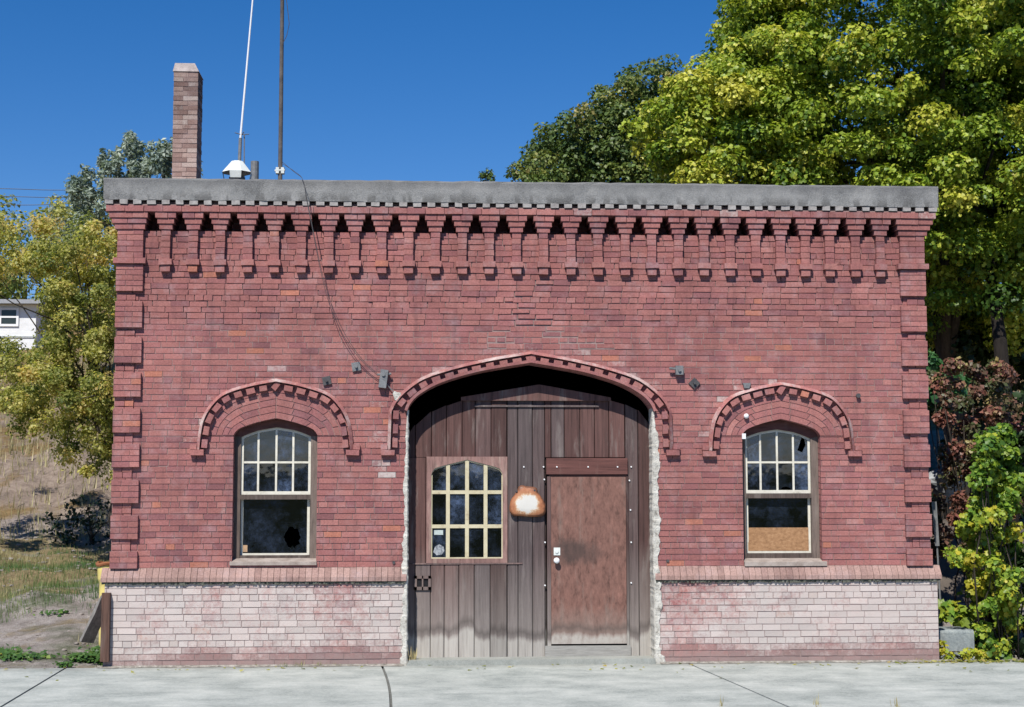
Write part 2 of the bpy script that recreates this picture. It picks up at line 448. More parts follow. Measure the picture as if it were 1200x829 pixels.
def field(mb, x0, x1, z0, n, h, y, opens=(), L=.2, wash=lambda x, z: 0.0, rough=lambda z: .5, proud=0.0, jo=JO, bias=0.0, mortar=True):
    for c in range(n):
        za, zb = z0+c*h, z0+(c+1)*h
        head = (c % 7 == 3)
        step = L/2 if head else L
        x = x0 - random.uniform(.0, step) - (0 if c % 2 else step/2)
        rr = rough((za+zb)/2)
        while x < x1:
            xa, xb = max(x, x0), min(x+step*random.uniform(.97, 1.03), x1)
            if x1-xb < step*.3: xb = x1
            x = xb if xb < x1 else x1+1
            if xb-xa < .001: continue
            xm = (xa+xb)/2
            r, g = rt(bias)
            tn = (r, g, wash(xm, (za+zb)/2))
            yf = y - proud - abs(random.gauss(0, .0017))*rr*2
            jj = .0012+.0022*rr
            act = [o for o in opens if xb > min(o.H[0, 0], o.x0) and xa < max(o.H[-1, 0], o.x1) and zb > o.zs-.001 and za < o.H[:, 1].max()]
            if not act:
                if mortar: mb.face([(xa, y+.0015+.010*rr, za), (xb, y+.0015+.010*rr, za), (xb, y+.0015+.010*rr, zb), (xa, y+.0015+.010*rr, zb)], tn, 1)
                sag = random.gauss(0, .0012)
                ck = .013 if any(c0-.02 < xm < c1+.02 and abs(za-cz_) < h*.52 for c0, c1, cz_ in CRACK) and y == 0.0 else 0.0
                if ck: xa += .006
                mb.prism([(xa+jo/2, za+jo/2+sag+ck), (xb-jo/2, za+jo/2+sag+ck), (xb-jo/2, zb-jo/2+sag), (xa+jo/2, zb-jo/2+sag)], yf, y+.05, tn, 0, jit=jj)
                continue
            xs = sorted(set([xa, xb] + list(np.arange(xa, xb, .008)) + [q for o in act for q in (o.x0, o.x1, o.H[0, 0], o.H[-1, 0]) if xa < q < xb]))
            runs, cur = [], None
            for a, b in zip(xs[:-1], xs[1:]):
                if b-a < 1e-6: continue
                e = 1e-5; lo_hi = []
                for q in (a+e, b-e):
                    lo, hi = za, zb
                    for o in act:
                        bl = o.blocked(q)
                        if not bl: continue
                        # keep the larger free part of this course
                        below = max(0, min(hi, bl[0])-lo); above = max(0, hi-max(lo, bl[1]))
                        if below == 0 and above == 0: hi = lo
                        elif above >= below: lo = max(lo, bl[1])
                        else: hi = min(hi, bl[0])
                    lo_hi.append((lo, hi))
                if max(lo_hi[0][1]-lo_hi[0][0], lo_hi[1][1]-lo_hi[1][0]) < .003: cur = None; continue
                seg = (a, b, lo_hi)
                if cur is not None and abs(cur[-1][2][1][0]-lo_hi[0][0]) < .02 and abs(cur[-1][2][1][1]-lo_hi[0][1]) < .02: cur.append(seg)
                else: cur = [seg]; runs.append(cur)
            for run in runs:
                xb_, xe_ = run[0][0], run[-1][1]
                if xe_-xb_ < .003: continue
                bot = [(run[0][0], run[0][2][0][0])] + [(s_[1], s_[2][1][0]) for s_ in run]
                top = [(run[0][0], run[0][2][0][1])] + [(s_[1], s_[2][1][1]) for s_ in run]
                if mortar:
                    for k_ in range(len(bot)-1): mb.face([(bot[k_][0], y+.008, bot[k_][1]), (bot[k_+1][0], y+.008, bot[k_+1][1]), (top[k_+1][0], y+.008, top[k_+1][1]), (top[k_][0], y+.008, top[k_][1])], tn, 1)
                q_ = min(jo/2, (xe_-xb_)*.3)
                fx = lambda px: min(max(px, xb_+(q_ if xb_ < xa+.001 else 0)), xe_-(q_ if xe_ > xb-.001 else 0))
                B2, T2 = [], []
                for (px, pz), (_, tz_) in zip(bot, top):
                    m_ = (pz+tz_)/2; B2.append((fx(px), min(pz+jo/2, m_-.0004))); T2.append((fx(px), max(tz_-jo/2, m_+.0004)))
                for k_ in range(len(B2)-1):
                    quad = [B2[k_], B2[k_+1], T2[k_+1], T2[k_]]
                    mb.face([(a_, yf, b_) for a_, b_ in quad], tn, 0)
                rim_ = B2+T2[::-1]
                for k_ in range(len(rim_)):
                    (a_, b_), (c_, d_) = rim_[k_], rim_[(k_+1) % len(rim_)]
                    mb.face([(a_, yf, b_), (a_, y+.05, b_), (c_, y+.05, d_), (c_, yf, d_)], tn, 0)


def rough_z(z):            # the joints are crisp and deep high on the wall, smeared lower down
    return 1.0 if z > Z(383) else (.28 if z > Z(520) else .42)


wall = MB()
NC = int(round((Z(268.5)-ZB1)/H)); ZCAV = ZB1+NC*H


def wash_w(x, z):
    w = .10 if z < 2.2 else 0.0
    for o in OPEN:          # lime smeared round the hoods
        if o.H[0, 0]-.12 < x < o.H[-1, 0]+.12:
            h = float(np.interp(x, o.H[:, 0], o.H[:, 1]))
            if -.05 < z-h < .13: w += random.uniform(.15, .42)
    if abs(x-X(447)) < .07 and 2.0 < z < 2.65: w += random.uniform(.12, .42)
    if random.random() < .05: w += random.uniform(.05, .25)
    return w


field(wall, -W+.005, W-.005, ZB1, NC, H, 0.0, OPEN, rough=rough_z, wash=wash_w)
# pockets between the corbel heads, added behind the wall face to deepen the shade
field(wall, -W+.2, W-.2, ZCAV, int((ZTOP-ZCAV)/H)+1, H, .26, (), rough=lambda z: .5)
wall.face([(-W+.05, 0.0, ZCAV), (W-.05, 0.0, ZCAV), (W-.05, .30, ZCAV), (-W+.05, .30, ZCAV)], (.4, .5, 0), 0)


# concentric brick rings between each opening and its hood
def ring_bricks(mb, o, nr, L):
    A, Bq = resample(o.I, 121), resample(o.H, 121)
    for k in range(nr):
        f0, f1 = k/nr, (k+1)/nr
        Pa, Pb = A*(1-f0)+Bq*f0, A*(1-f1)+Bq*f1
        ln = np.hypot(*np.diff((Pa+Pb)/2, axis=0).T).sum(); nb = max(4, int(round(ln/L)))
        off = (k % 2)*.5
        for i in range(-1, nb):
            t0, t1 = (i+off)/nb, (i+1+off)/nb
            t0, t1 = max(0, t0), min(1, t1)
            if t1-t0 < .15/nb: continue
            g = .0045/ln
            ts = np.linspace(t0+g, t1-g, 5)*120
            q = lambda P: np.c_[np.interp(ts, range(121), P[:, 0]), np.interp(ts, range(121), P[:, 1])]
            e = .05
            lo, hi = q(Pa*(1-e)+Pb*e), q(Pa*e+Pb*(1-e))
            r, gg = rt()
            mb.prism([tuple(p) for p in lo]+[tuple(p) for p in hi[::-1]], -random.uniform(0, .003), .05, (r, gg, .12), 0)
        for i in range(120):
            mb.face([(Pa[i, 0], .006, Pa[i, 1]), (Pa[i+1, 0], .006, Pa[i+1, 1]), (Pb[i+1, 0], .006, Pb[i+1, 1]), (Pb[i, 0], .006, Pb[i, 1])], (.5, .5, 0), 1)


ring_bricks(wall, door, 2, .105)
ring_bricks(wall, winL, 6, .2)
ring_bricks(wall, winR, 6, .2)


# reveals of the openings (brick returns)
def reveal(mb, o, depth, jamb=True):
    P = [(o.x0, o.zs)] + [tuple(p) for p in o.I] + [(o.x1, o.zs)]
    if jamb:
        for xx, sg in ((o.x0, -1), (o.x1, 1)):
            n = int((o.zsp-o.zs)/H)+1
            for c in range(n):
                za, zb = o.zs+c*H, min(o.zs+(c+1)*H, o.zsp)
                r, g = rt(); j = random.uniform(0, .004)
                a, b = sorted((xx-sg*j, xx+sg*.05))
                mb.box(a, b, .052, depth+.05, za+JO/2, zb-JO/2, (r, g, .05))
            mb.face([(xx+sg*.006, .02, o.zs), (xx+sg*.006, depth+.05, o.zs), (xx+sg*.006, depth+.05, o.zsp), (xx+sg*.006, .02, o.zsp)], (.5, .5, 0), 1)
    for a, b in zip(o.I[:-1], o.I[1:]):
        mb.face([(a[0], .0, a[1]), (a[0], depth+.05, a[1]), (b[0], depth+.05, b[1]), (b[0], .0, b[1])], (*rt(), 0), 0)


reveal(wall, winL, .2); reveal(wall, winR, .2); reveal(wall, door, .26, False)

# plinth: 5 cm proud, whitewashed
PY = -.045
plinth = MB()
PN = 13; PH = ZB0/PN


class RectOpen(Opening):
    def __init__(s, x0, x1, z1): s.x0, s.x1, s.zs, s.zsp = x0, x1, 0, z1; s.H = np.array([(x0, z1), (x1, z1)])
    def blocked(s, x): return (0, s.zsp) if s.x0 < x < s.x1 else None


def wash_p(x, z):
    k = z/ZB0
    w = .80-max(0, .30-k)*1.9
    for c_, wd, am in ((-2.1, .55, .22), (1.7, .5, .28), (-3.4, .25, .12), (2.9, .3, .10), (-4.4, .2, -.10), (3.9, .5, .06)):
        w -= am*math.exp(-((x-c_)/wd)**2)
    return max(.24, w+random.gauss(0, .012))


field(plinth, -W-.045, W+.045, 0, PN, PH, PY, [RectOpen(door.x0, door.x1, ZB0)], wash=wash_p, rough=lambda z: .33)
for sg in (-1, 1):      # returns of the plinth at the corners and at the door
    for c in range(PN):
        za, zb = c*PH, (c+1)*PH
        xo = sg*(W+.045)
        a, b = sorted((xo, xo-sg*.06))
        plinth.box(a, b, PY+.052, .30, za+JO/2, zb-JO/2, (*rt(), .4))
plinth.build('plinth', [BRICK, MORTAR], B)

# belt course: bricks on edge with a sloping top
MOSS = mat_mottled('mossy_mortar', [(.35, (.05, .055, .04)), (.55, (.12, .125, .10)), (.7, (.22, .22, .19))], 20, 80, .95, .8)
for x0, x1 in ((-W-.085, door.x0+.002), (door.x1-.002, W+.085)):
    belt = MB(); n = int((x1-x0)/.068)
    for i in range(n):
        a, b = x0+(x1-x0)*i/n, x0+(x1-x0)*(i+1)/n
        j = random.gauss(0, .003); z1 = ZB1+random.uniform(-.002, .002)
        V = [(a+.002, -.082+j, ZB0), (b-.002, -.082+j, ZB0), (b-.002, -.078+j, ZB0+.045), (a+.002, -.078+j, ZB0+.045),
             (a+.002, -.004, z1), (b-.002, -.004, z1), (a+.002, .06, ZB0), (b-.002, .06, ZB0), (a+.002, .06, z1), (b-.002, .06, z1)]
        belt.mesh(V, [(0, 1, 2, 3), (3, 2, 5, 4), (4, 5, 9, 8), (0, 6, 7, 1), (0, 3, 4, 8, 6), (1, 7, 9, 5, 2)], (min(1, max(0, random.gauss(.5, .14))), random.gauss(.5, .035), .12))
    # mossy, ragged mortar under the nose
    m = 150
    for i in range(m):
        a, b = x0+.01+(x1-x0-.02)*i/m, x0+.01+(x1-x0-.02)*(i+1)/m
        d = random.uniform(.018, .04)
        belt.prism([(a, ZB0-d), (b, ZB0-d*random.uniform(.7, 1)), (b, ZB0-.002), (a, ZB0-.002)], PY-.012-random.uniform(0, .016), PY+.01, (.5, .5, 0), 1)
    belt.build('belt_course', [BELT, MOSS], B)

# corner strips and quoins
cols = [(-1, -W), (1, W)]
for sg, xo in cols:
    a, b = sorted((xo-sg*.018, xo-sg*.215))
    zc = [ZB1+i*H for i in range(int((Z(345)-ZB1)/H))]
    for z in zc:
        k = random.uniform(.35, .65); m = a+(b-a)*k
        for p, q in ((a, m), (m, b)):
            wall.prism([(p+.003, z+.004), (q-.003, z+.004), (q-.003, z+H-.004), (p+.003, z+H-.004)], -.018-random.uniform(0, .002), .02, (*rt(), .12 if z < 2 else 0), 0, jit=.002)


def quoin(sg, zlo, zhi, name='quoin', prot=.047, wdt=.295, out=.0):
    mb = MB(); n = max(1, round((zhi-zlo)/H)); hh = (zhi-zlo)/n
    xo = sg*(W+out); xi = xo-sg*(wdt+out)
    a, b = min(xo, xi), max(xo, xi)
    for c in range(n):
        za, zb = zlo+c*hh, zlo+(c+1)*hh
        ks = [a, a+(b-a)*(.36 if c % 2 else .64), b]
        for p, q in zip(ks[:-1], ks[1:]):
            w_ = .16 if za < 1.6 else .03
            mb.prism([(p+.0025, za+.0035), (q-.0025, za+.0035), (q-.0025, zb-.0035), (p+.0025, zb-.0035)], -prot-random.uniform(0, .003), .02, (*rt(), w_), 0, jit=.0015)
        # return on the end wall
        mb.prism([(min(xo, xo-sg*.05)+.001, za+.0035), (max(xo, xo-sg*.05), za+.0035), (max(xo, xo-sg*.05), zb-.0035), (min(xo, xo-sg*.05)+.001, zb-.0035)], .021, .32, (*rt(), .05), 0)
    mb.face([(a+.004, -prot+.005, zlo+.002), (b-.004, -prot+.005, zlo+.002), (b-.004, -prot+.005, zhi-.002), (a+.004, -prot+.005, zhi-.002)], (.5, .5, 0), 1)
    mb.face([(a+.004, -prot+.005, zlo+.004), (b-.004, -prot+.005, zlo+.004), (b-.004, .02, zlo+.004), (a+.004, .02, zlo+.004)], (.5, .5, 0), 1)
    mb.build(name, [BRICK, MORTAR], B)


for top, bot in ((353.5, 384.6), (395.5, 426), (437, 465.5), (479, 507.5), (520.5, 548), (562.5, 590), (604, 632), (646, 666.5)):
    for sg in (-1, 1): quoin(sg, Z(bot), Z(top))
for sg in (-1, 1):
    quoin(sg, Z(342), Z(310.5), 'quoin')
    quoin(sg, Z(310), Z(303), 'corner_band', prot=.074, wdt=.325, out=.03)

# corner piers of the cornice, stepping out
Zc1a, Zc1b = Z(254.8, y=-.094), Z(248, y=-.094); Zc2a, Zc2b = Z(261.5, y=-.08), Z(255.3, y=-.08); Zc3a, Zc3b = Z(268.3, y=-.066), Z(262, y=-.066)
Zfa, Zfb = Z(247.4, y=-.108), Z(240.3, y=-.108); Zda, Zdb = Z(239.6, y=-.12), ZTOP+.004
Zwa, Zwb = Z(309.8, y=-.066), Z(303.3, y=-.066); Zsa, Zsb = Z(318, y=-.05), Z(310.3, y=-.05)
for sg in (-1, 1):
    mb = MB(); n = 5; z0, z1 = Z(303), Z(269)
    for c in range(n):
        za, zb = z0+(z1-z0)*c/n, z0+(z1-z0)*(c+1)/n
        a, b = sorted((sg*(W-.01), sg*(W-.29)))
        ks = [a, a+(b-a)*(.36 if c % 2 else .64), b]
        for p, q in zip(ks[:-1], ks[1:]):
            mb.prism([(p+.002, za+.003), (q-.002, za+.003), (q-.002, zb-.003), (p+.002, zb-.003)], -.052-random.uniform(0, .003), .02, (*rt(), .0), 0, jit=.0015)
        mb.prism([(min(sg*(W-.01), sg*(W-.06)), za+.003), (max(sg*(W-.01), sg*(W-.06)), za+.003), (max(sg*(W-.01), sg*(W-.06)), zb-.003), (min(sg*(W-.01), sg*(W-.06)), zb-.003)], .021, .32, (*rt(), 0), 0)
    for k, (za, zb) in enumerate(((Zc3a, Zc3b), (Zc2a, Zc2b), (Zc1a, Zc1b))):
        p = .066+.014*k
        a, b = sorted((sg*(W+.02+.03*k), sg*(W-.31-.016*k)))
        ks = [a, a+(b-a)*(.45 if k % 2 else .6), b]
        for q0, q1 in zip(ks[:-1], ks[1:]):
            mb.box(q0+.002, q1-.002, -p-random.uniform(0, .003), .28, za, zb, (*rt(), 0), 0, .0015)
        mb.box(min(sg*(W+.02+.03*k), sg*(W-.05)), max(sg*(W+.02+.03*k), sg*(W-.05)), .022, .32, za, zb, (*rt(), 0))
    mb.build('corner_pier', [BRICK, MORTAR], B)

# 28 brick corbels
cpx = [195, 227, 258.5, 291, 322, 353.5, 385.5, 416, 447.5, 479, 510, 541.5, 573, 605, 636.5, 668.5, 700, 732, 763, 794, 824, 854.5, 884.5, 913.5, 942.5, 971, 1001, 1030]
for q in cpx:
    x = X(q, py=290); mb = MB()
    n = 5; z0, z1 = Zwb, Zc3a
    for c in range(n):
        za, zb = z0+(z1-z0)*c/n, z0+(z1-z0)*(c+1)/n
        mb.box(x-.05+random.uniform(-.004, .004), x+.05+random.uniform(-.004, .004), -.055-random.uniform(0, .004), .02, za+.003, zb-.003, (*rt(), 0), 0, .0015)
    mb.box(x-.045, x+.045, -.036, .02, z0, z1, (.5, .5, 0), 1)
    mb.box(x-.07, x+.07, -.074, .02, Zwa, Zwb, (*rt(.12), 0), 0, .003)
    mb.box(x-.05, x+.05, -.058, .02, Zsa, Zsb-.002, (*rt(.12), 0), 0, .003)
    for k, (za, zb) in enumerate(((Zc3a, Zc3b), (Zc2a, Zc2b), (Zc1a, Zc1b))):
        hw = (.071, .090, .112)[k]; p = .066+.014*k
        if k == 2:
            m = x+random.uniform(-.03, .03)
            mb.box(x-hw, m-.003, -p-random.uniform(0, .004), .28, za, zb, (*rt(), 0), 0, .002)
            mb.box(m+.003, x+hw, -p-random.uniform(0, .004), .28, za, zb, (*rt(), 0), 0, .002)
        else: mb.box(x-hw, x+hw, -p-random.uniform(0, .004), .28, za, zb, (*rt(), 0), 0, .002)
    for za, zb, p in ((Zc3b, Zc2a, .058), (Zc2b, Zc1a, .072)): mb.box(x-.07, x+.07, -p, .28, za-.002, zb+.002, (.3, .5, 0), 1)
    mb.build('corbel', [BRICK, MORTAR], B)

# frieze course and dentils under the coping
fr = MB(); x = -W-.11; sh = 0
while x < W+.11:
    x2 = min(x+.205, W+.11)
    fr.box(x+.0025, x2-.0025, -.108-random.uniform(0, .004), .28, Zfa, Zfb, (*rt(), .42 if random.random() < .06 else .05), 0, .002); x = x2
for sg in (-1, 1): fr.box(min(sg*(W+.108), sg*(W-.05)), max(sg*(W+.108), sg*(W-.05)), .022, .4, Zfa, Zfb, (*rt(), 0))
fr.box(-W-.105, W+.105, -.095, .0, Zfb-.004, Zfb+.012, (.3, .3, 0), 1)
fr.box(-W-.10, W+.10, -.05, .02, Zfb+.012, Zdb+.002, (.3, .2, 0), 1)      # dark backing between the dentils
FR = fr.build('cornice', [BRICK, MORTAR], B)
DENT = mat_mottled('dentil_stone', [(.3, (.20, .175, .17)), (.5, (.33, .31, .295)), (.7, (.45, .43, .41))], 14, 70, .9, .6)
nd = 61
for i in range(nd):
    x = -W-.075+(2*W+.15)*i/(nd-1); mb = MB()
    mb.box(x-.043+random.uniform(-.006, .006), x+.043+random.uniform(-.006, .006), -.120-random.uniform(0, .005), -.048, Zda+.006, Zdb+.001+.012, (*rt(), .3), 0, .003)
    mb.build('dentil', DENT, FR)

# coping slab with worn, slightly uneven edges
mb = MB(); ct = Z(208.5, 600, -.19); cb = ZTOP+.014
cop_z1 = at(600, 213.2, -.134).z; nseg = 90
pts = []
for i in range(nseg+1):
    x = -W-.135+(2*W+.27)*i/nseg
    j = lambda s_: random.gauss(0, s_)
    pts.append([(x, .45, cb), (x, -.126+j(.003), cb+j(.003)), (x, -.136+j(.002), cop_z1-.02+j(.002)), (x, -.130+j(.003), cop_z1+j(.003)), (x, .45, cop_z1+.01)])
V = [p for q in pts for p in q]; F = []
for i in range(nseg):
    for k in range(5): F.append((i*5+k, i*5+(k+1) % 5, (i+1)*5+(k+1) % 5, (i+1)*5+k))
F += [(0, 1, 2, 3, 4), tuple(nseg*5+k for k in (4, 3, 2, 1, 0))]
mb.mesh(V, F)
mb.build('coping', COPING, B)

WALL = wall.build('wall', [BRICK, MORTAR], B)

# hoods over the openings: projecting moulding, dentil bricks under it, corbelled feet
def hood(o, spacing, foot_px, name='hood_mould', lip=False):
    mb = MB()
    zf = Z(foot_px, 322)
    Hc = [(o.H[0, 0]-.012, zf)] + [tuple(p) for p in o.H] + [(o.H[-1, 0]+.012, zf)]
    Hc = resample(Hc, 161)
    s1 = offset(Hc, 0.005); s0 = offset(Hc, -.029); s00 = offset(Hc, -.034)
    for i in range(160):
        t_ = (.5+.25*math.sin(i*.9), .53, .42+.10*math.sin(i*.21+o.cx))
        a, b, c, d = s1[i], s1[i+1], s0[i+1], s0[i]
        mb.face([(d[0], -.068, d[1]), (c[0], -.068, c[1]), (b[0], -.03, b[1]), (a[0], -.03, a[1])], t_)
        mb.face([(a[0], -.03, a[1]), (b[0], -.03, b[1]), (b[0], .01, b[1]), (a[0], .01, a[1])], t_)
        mb.face([(d[0], -.068, d[1]), (d[0], .01, d[1]), (c[0], .01, c[1]), (c[0], -.068, c[1])], t_)
    L0, L1 = offset(resample(o.I, 121), .002), offset(resample(o.I, 121), .034)
    if lip:
        for i in range(120):
            P4 = [tuple(L0[i]), tuple(L0[i+1]), tuple(L1[i+1]), tuple(L1[i])]
            mb.prism(P4, -.056, .01, (.45+.2*math.sin(i*.7), .48, .12), 0)
    # dentils
    ctr = offset(Hc, -.078); d = np.r_[0, np.cumsum(np.hypot(*np.diff(ctr, axis=0).T))]
    n = int(d[-1]/spacing) | 1
    for k in range(n):
        t_ = d[-1]*(k+.5)/n
        i = int(np.searchsorted(d, t_))-1; i = max(0, min(159, i))
        c = ctr[i]+(ctr[i+1]-ctr[i])*((t_-d[i])/(d[i+1]-d[i]))
        T = (ctr[i+1]-ctr[i])/np.hypot(*(ctr[i+1]-ctr[i])); N = np.array([-T[1], T[0]])
        hw, hh = .047+random.uniform(-.006, .006), .030
        P = [c-T*hw-N*hh, c+T*hw-N*hh, c+T*hw+N*hh, c-T*hw+N*hh]
        mb.prism([tuple(p) for p in P], -.05-random.uniform(0, .005), .01, (*rt(.12), .12), 0, jit=.003)
    for sg, e in ((-1, Hc[0]), (1, Hc[-1])):
        xo = e[0]
        a, b = sorted((xo+sg*.07, xo-sg*.075)); mb.box(a, b, -.06, .01, zf-.062, zf-.004, (*rt(), .1), 0, .003)
        a, b = sorted((xo+sg*.075, xo+sg*.004)); mb.box(a, b, -.05, .01, zf, zf+.055, (*rt(), .1), 0, .003)
    mb.build(name, [BRICK, MORTAR], B)


hood(door, .155, 527, lip=True); hood(winL, .135, 527); hood(winR, .135, 528)

# ------------------------------------------------------------------ side walls, rear wall, roof, dark interior
DEP = 9.0


def mat_sidebrick():
    t = NT('side_brick'); P = t.coord(); s = t.sep(P)
    cmb = t.n('ShaderNodeCombineXYZ'); t.t.links.new(t.math('ADD', s[0], s[1]), cmb.inputs[0]); t.t.links.new(s[2], cmb.inputs[1])
    b = t.n('ShaderNodeTexBrick'); t.t.links.new(cmb.outputs[0], b.inputs[0])
    b.inputs['Scale'].default_value = 1; b.inputs['Brick Width'].default_value = .205; b.inputs['Row Height'].default_value = H; b.inputs['Mortar Size'].default_value = .006
    b.inputs['Color1'].default_value = (.25, .075, .07, 1); b.inputs['Color2'].default_value = (.19, .066, .066, 1); b.inputs['Mortar'].default_value = (.25, .2, .19, 1)
    c = t.mix(1.0, b.outputs[0], t.ramp(t.noise(P, 3, 6), [(.3, .75), (.7, 1.2)]), 'MULTIPLY')
    return t.finish(c, .9, b.outputs['Fac'], .4, -.005)


SIDE = mat_sidebrick()
for sg in (-1, 1):
    mb = MB(); a, b = sorted((sg*(W-.012), sg*(W-.30)))
    mb.box(a, b, .33, DEP, -.3, cop_z1-.05); mb.build('side_wall', SIDE, B)
mb = MB(); mb.box(-W+.31, W-.31, DEP-.3, DEP, -.3, cop_z1-.05); mb.build('rear_wall', SIDE, B)
mb = MB(); mb.box(-W+.31, W-.31, .06, DEP-.31, 4.62, 4.72); mb.build('roof', mat_mottled('tar_roof', [(.3, (.04, .04, .042)), (.7, (.09, .09, .09))], 4, 60), B)
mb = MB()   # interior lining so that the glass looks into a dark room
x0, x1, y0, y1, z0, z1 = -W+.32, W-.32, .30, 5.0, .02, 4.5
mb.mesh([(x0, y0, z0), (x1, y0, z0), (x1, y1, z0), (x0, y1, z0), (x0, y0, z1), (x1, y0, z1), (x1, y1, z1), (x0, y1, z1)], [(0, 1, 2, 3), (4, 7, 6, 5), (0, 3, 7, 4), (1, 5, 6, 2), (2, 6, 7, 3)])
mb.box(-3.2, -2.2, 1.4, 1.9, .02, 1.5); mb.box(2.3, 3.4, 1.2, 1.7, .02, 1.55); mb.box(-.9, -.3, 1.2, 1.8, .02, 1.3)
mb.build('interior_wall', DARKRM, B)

# ------------------------------------------------------------------ windows
def poly_pane(mb, poly, y, t=.004, m=0):
    mb.prism(poly, y, y+t, (.5, .5, 0), m, True)


def arch_top(xa, xb, zl, zr, apex):
    """z of the sloping sash head at x"""
    def f(x):
        ax, az = apex
        if x <= ax: u = (x-xa)/(ax-xa); e = zl
        else: u = (xb-x)/(xb-ax); e = zr
        u = max(0, min(1, u))
        return e+(az-e)*(1-(1-u)**1.7*1.0) if u < .5 else e+(az-e)*((1-.5**1.7)+(u-.5)*2*(.5**1.7))
    return f


def sash_window(o, sx, muntx, yrow, ymeet, ypane0, ypane1, apex, shoulder, cpx, left):
    Wd = empty('window', (o.cx, .1, o.zs)); Wd.parent = B
    # mesh coordinates are world; build() subtracts the parents' location
    # outer timber frame following the opening
    yF = .10
    fr = MB(); d = .072
    I = resample(o.I, 61)
    sxl, sxr = X(sx[0], .13), X(sx[1], .13)
    zs2 = Z(655.5, cpx, .1)
    fr.box(o.x0+.002, sxl-.002, yF, yF+.09, zs2, o.zsp+.03, (.5, .5, 0)); fr.box(sxr+.002, o.x1-.002, yF, yF+.09, zs2, o.zsp+.03, (.7, .62, 0))
    fr.box(sxl-.002, sxr+.002, yF+.01, yF+.09, zs2, Z(651 if left else 648.5, cpx, .12), (.2, .4, 0))
    fr.build('frame', FRAMEW, Wd)
    hd = MB(); top = arch_top(sxl, sxr, Z(shoulder[0], cpx, .13), Z(shoulder[1], cpx, .13), (X(apex[0], .13), Z(apex[1], cpx, .13)))
    for a, b in zip(I[:-1], I[1:]):
        f0, f1 = (a[0]-o.x0)/(o.x1-o.x0), (b[0]-o.x0)/(o.x1-o.x0)
        xa, xb = sxl+(sxr-sxl)*f0, sxl+(sxr-sxl)*f1
        za, zb = top(xa), top(xb)
        hd.prism([(xa, za), (xb, zb), (b[0], b[1]-.002), (a[0], a[1]-.002)], yF-.005, yF+.09, (.4, .5, 0))
    hd.build('frame_head', HEADW, Wd)
    # upper sash: stiles, muntins, sloping head
    yS = .125; mw = .022
    us = MB(); zm = Z(ymeet-2, cpx, yS); zr = Z(yrow, cpx, yS)
    N = 24; xs = np.linspace(sxl, sxr, N+1)
    for a, b in zip(xs[:-1], xs[1:]):
        us.prism([(a, top(a)-.026), (b, top(b)-.026), (b, top(b)), (a, top(a))], yS, yS+.035)
    us.box(sxl, sxl+.026, yS+.001, yS+.036, zm, top(sxl)-.01); us.box(sxr-.026, sxr, yS+.001, yS+.036, zm, top(sxr)-.01)
    us.box(sxl, sxr, yS+.0015, yS+.034, zm-.008, zm+.028)
    mx = [X(q, yS) for q in muntx]
    for q in mx: us.box(q-mw/2, q+mw/2, yS+.003, yS+.03, zm+.01, top(q)-.012)
    us.box(sxl+.01, sxr-.01, yS+.005, yS+.028, zr-.011, zr+.011)
    us.build('upper_sash', SASH, Wd)
    # meeting rail, bare grey wood
    mr = MB(); mr.box(sxl-.012, sxr+.012, yS-.022, yS+.04, Z(ymeet+4.5, cpx, yS), zm-.01, (.3, .45, 0)); mr.build('meeting_rail', FRAMEW, Wd)
    edges = [sxl+.02] + mx + [sxr-.02]
    for i in range(4):
        a, b = edges[i], edges[i+1]
        for row in (0, 1):
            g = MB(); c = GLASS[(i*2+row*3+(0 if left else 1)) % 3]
            tilt = random.uniform(-.002, .002)
            if row: poly = [(a, zr), (b, zr), (b, top(b)-.01), ((a+b)/2, top((a+b)/2)-.01), (a, top(a)-.01)]
            else: poly = [(a, zm), (b, zm), (b, zr), (a, zr)]
            if not left and i == 3 and row == 1:      # a sliver broken out of the top right pane
                q = lambda u, v: (a+(b-a)*u, zr+(top(a)-.02-zr)*v)
                poly_pane(g, [(a, zr), (b, zr), (b, top(b)-.01), q(.72, .98), q(.85, .62), q(.62, .35), q(.30, .42), q(.45, .66), q(.66, .98), (a, top(a)-.01)], yS+.014)
            elif not left and i == 2 and row == 0:
                q = lambda u, v: (a+(b-a)*u, zm+(zr-zm)*v)
                poly_pane(g, [(a, zm), q(.18, .1), q(.3, .17), q(.55, .2), q(.8, .15), q(.9, .08), (b, zm), (b, zr), (a, zr)], yS+.014)
            else: poly_pane(g, poly, yS+.014+tilt)
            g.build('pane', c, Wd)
    # lower sash
    yL = .165; ls = MB()
    xl, xr = X(sx[0]+.5, yL), X(sx[1]-.5, yL)
    z1, z0 = Z(ypane0, cpx, yL), Z(ypane1, cpx, yL)
    w = .024
    ls.box(xl, xl+w, yL, yL+.035, z0-.02, z1+.03); ls.box(xr-w*1.2, xr, yL, yL+.035, z0-.02, z1+.03)
    ls.box(xl, xr, yL+.001, yL+.034, z0-.03, z0)
    ls.build('lower_sash', SASH, Wd)
    g = MB(); a, b = xl+w-.004, xr-w-.001
    if left:     # a ragged hole
        hx, hz = X(343.5, yL), Z(629.5, cpx, yL)
        n = 28; hole = []
        for k in range(n):
            r_ = .098*(1+random.uniform(-.22, .16))
            hole.append((hx+math.cos(-2*math.pi*k/n+math.pi)*r_*.95, hz+math.sin(-2*math.pi*k/n+math.pi)*r_*1.15))
        # split into an upper and a lower polygon round the hole
        upper = [(a, hz), hole[0]] + hole[1:n//2+1] + [(b, hz), (b, z1+.02), (a, z1+.02)]
        lower = [(a, z0-.005), (b, z0-.005), (b, hz), hole[n//2]] + hole[n//2+1:] + [hole[0], (a, hz)]
        poly_pane(g, upper, yL+.014); poly_pane(g, lower, yL+.014)
        g.build('pane', GLASS[2], Wd)
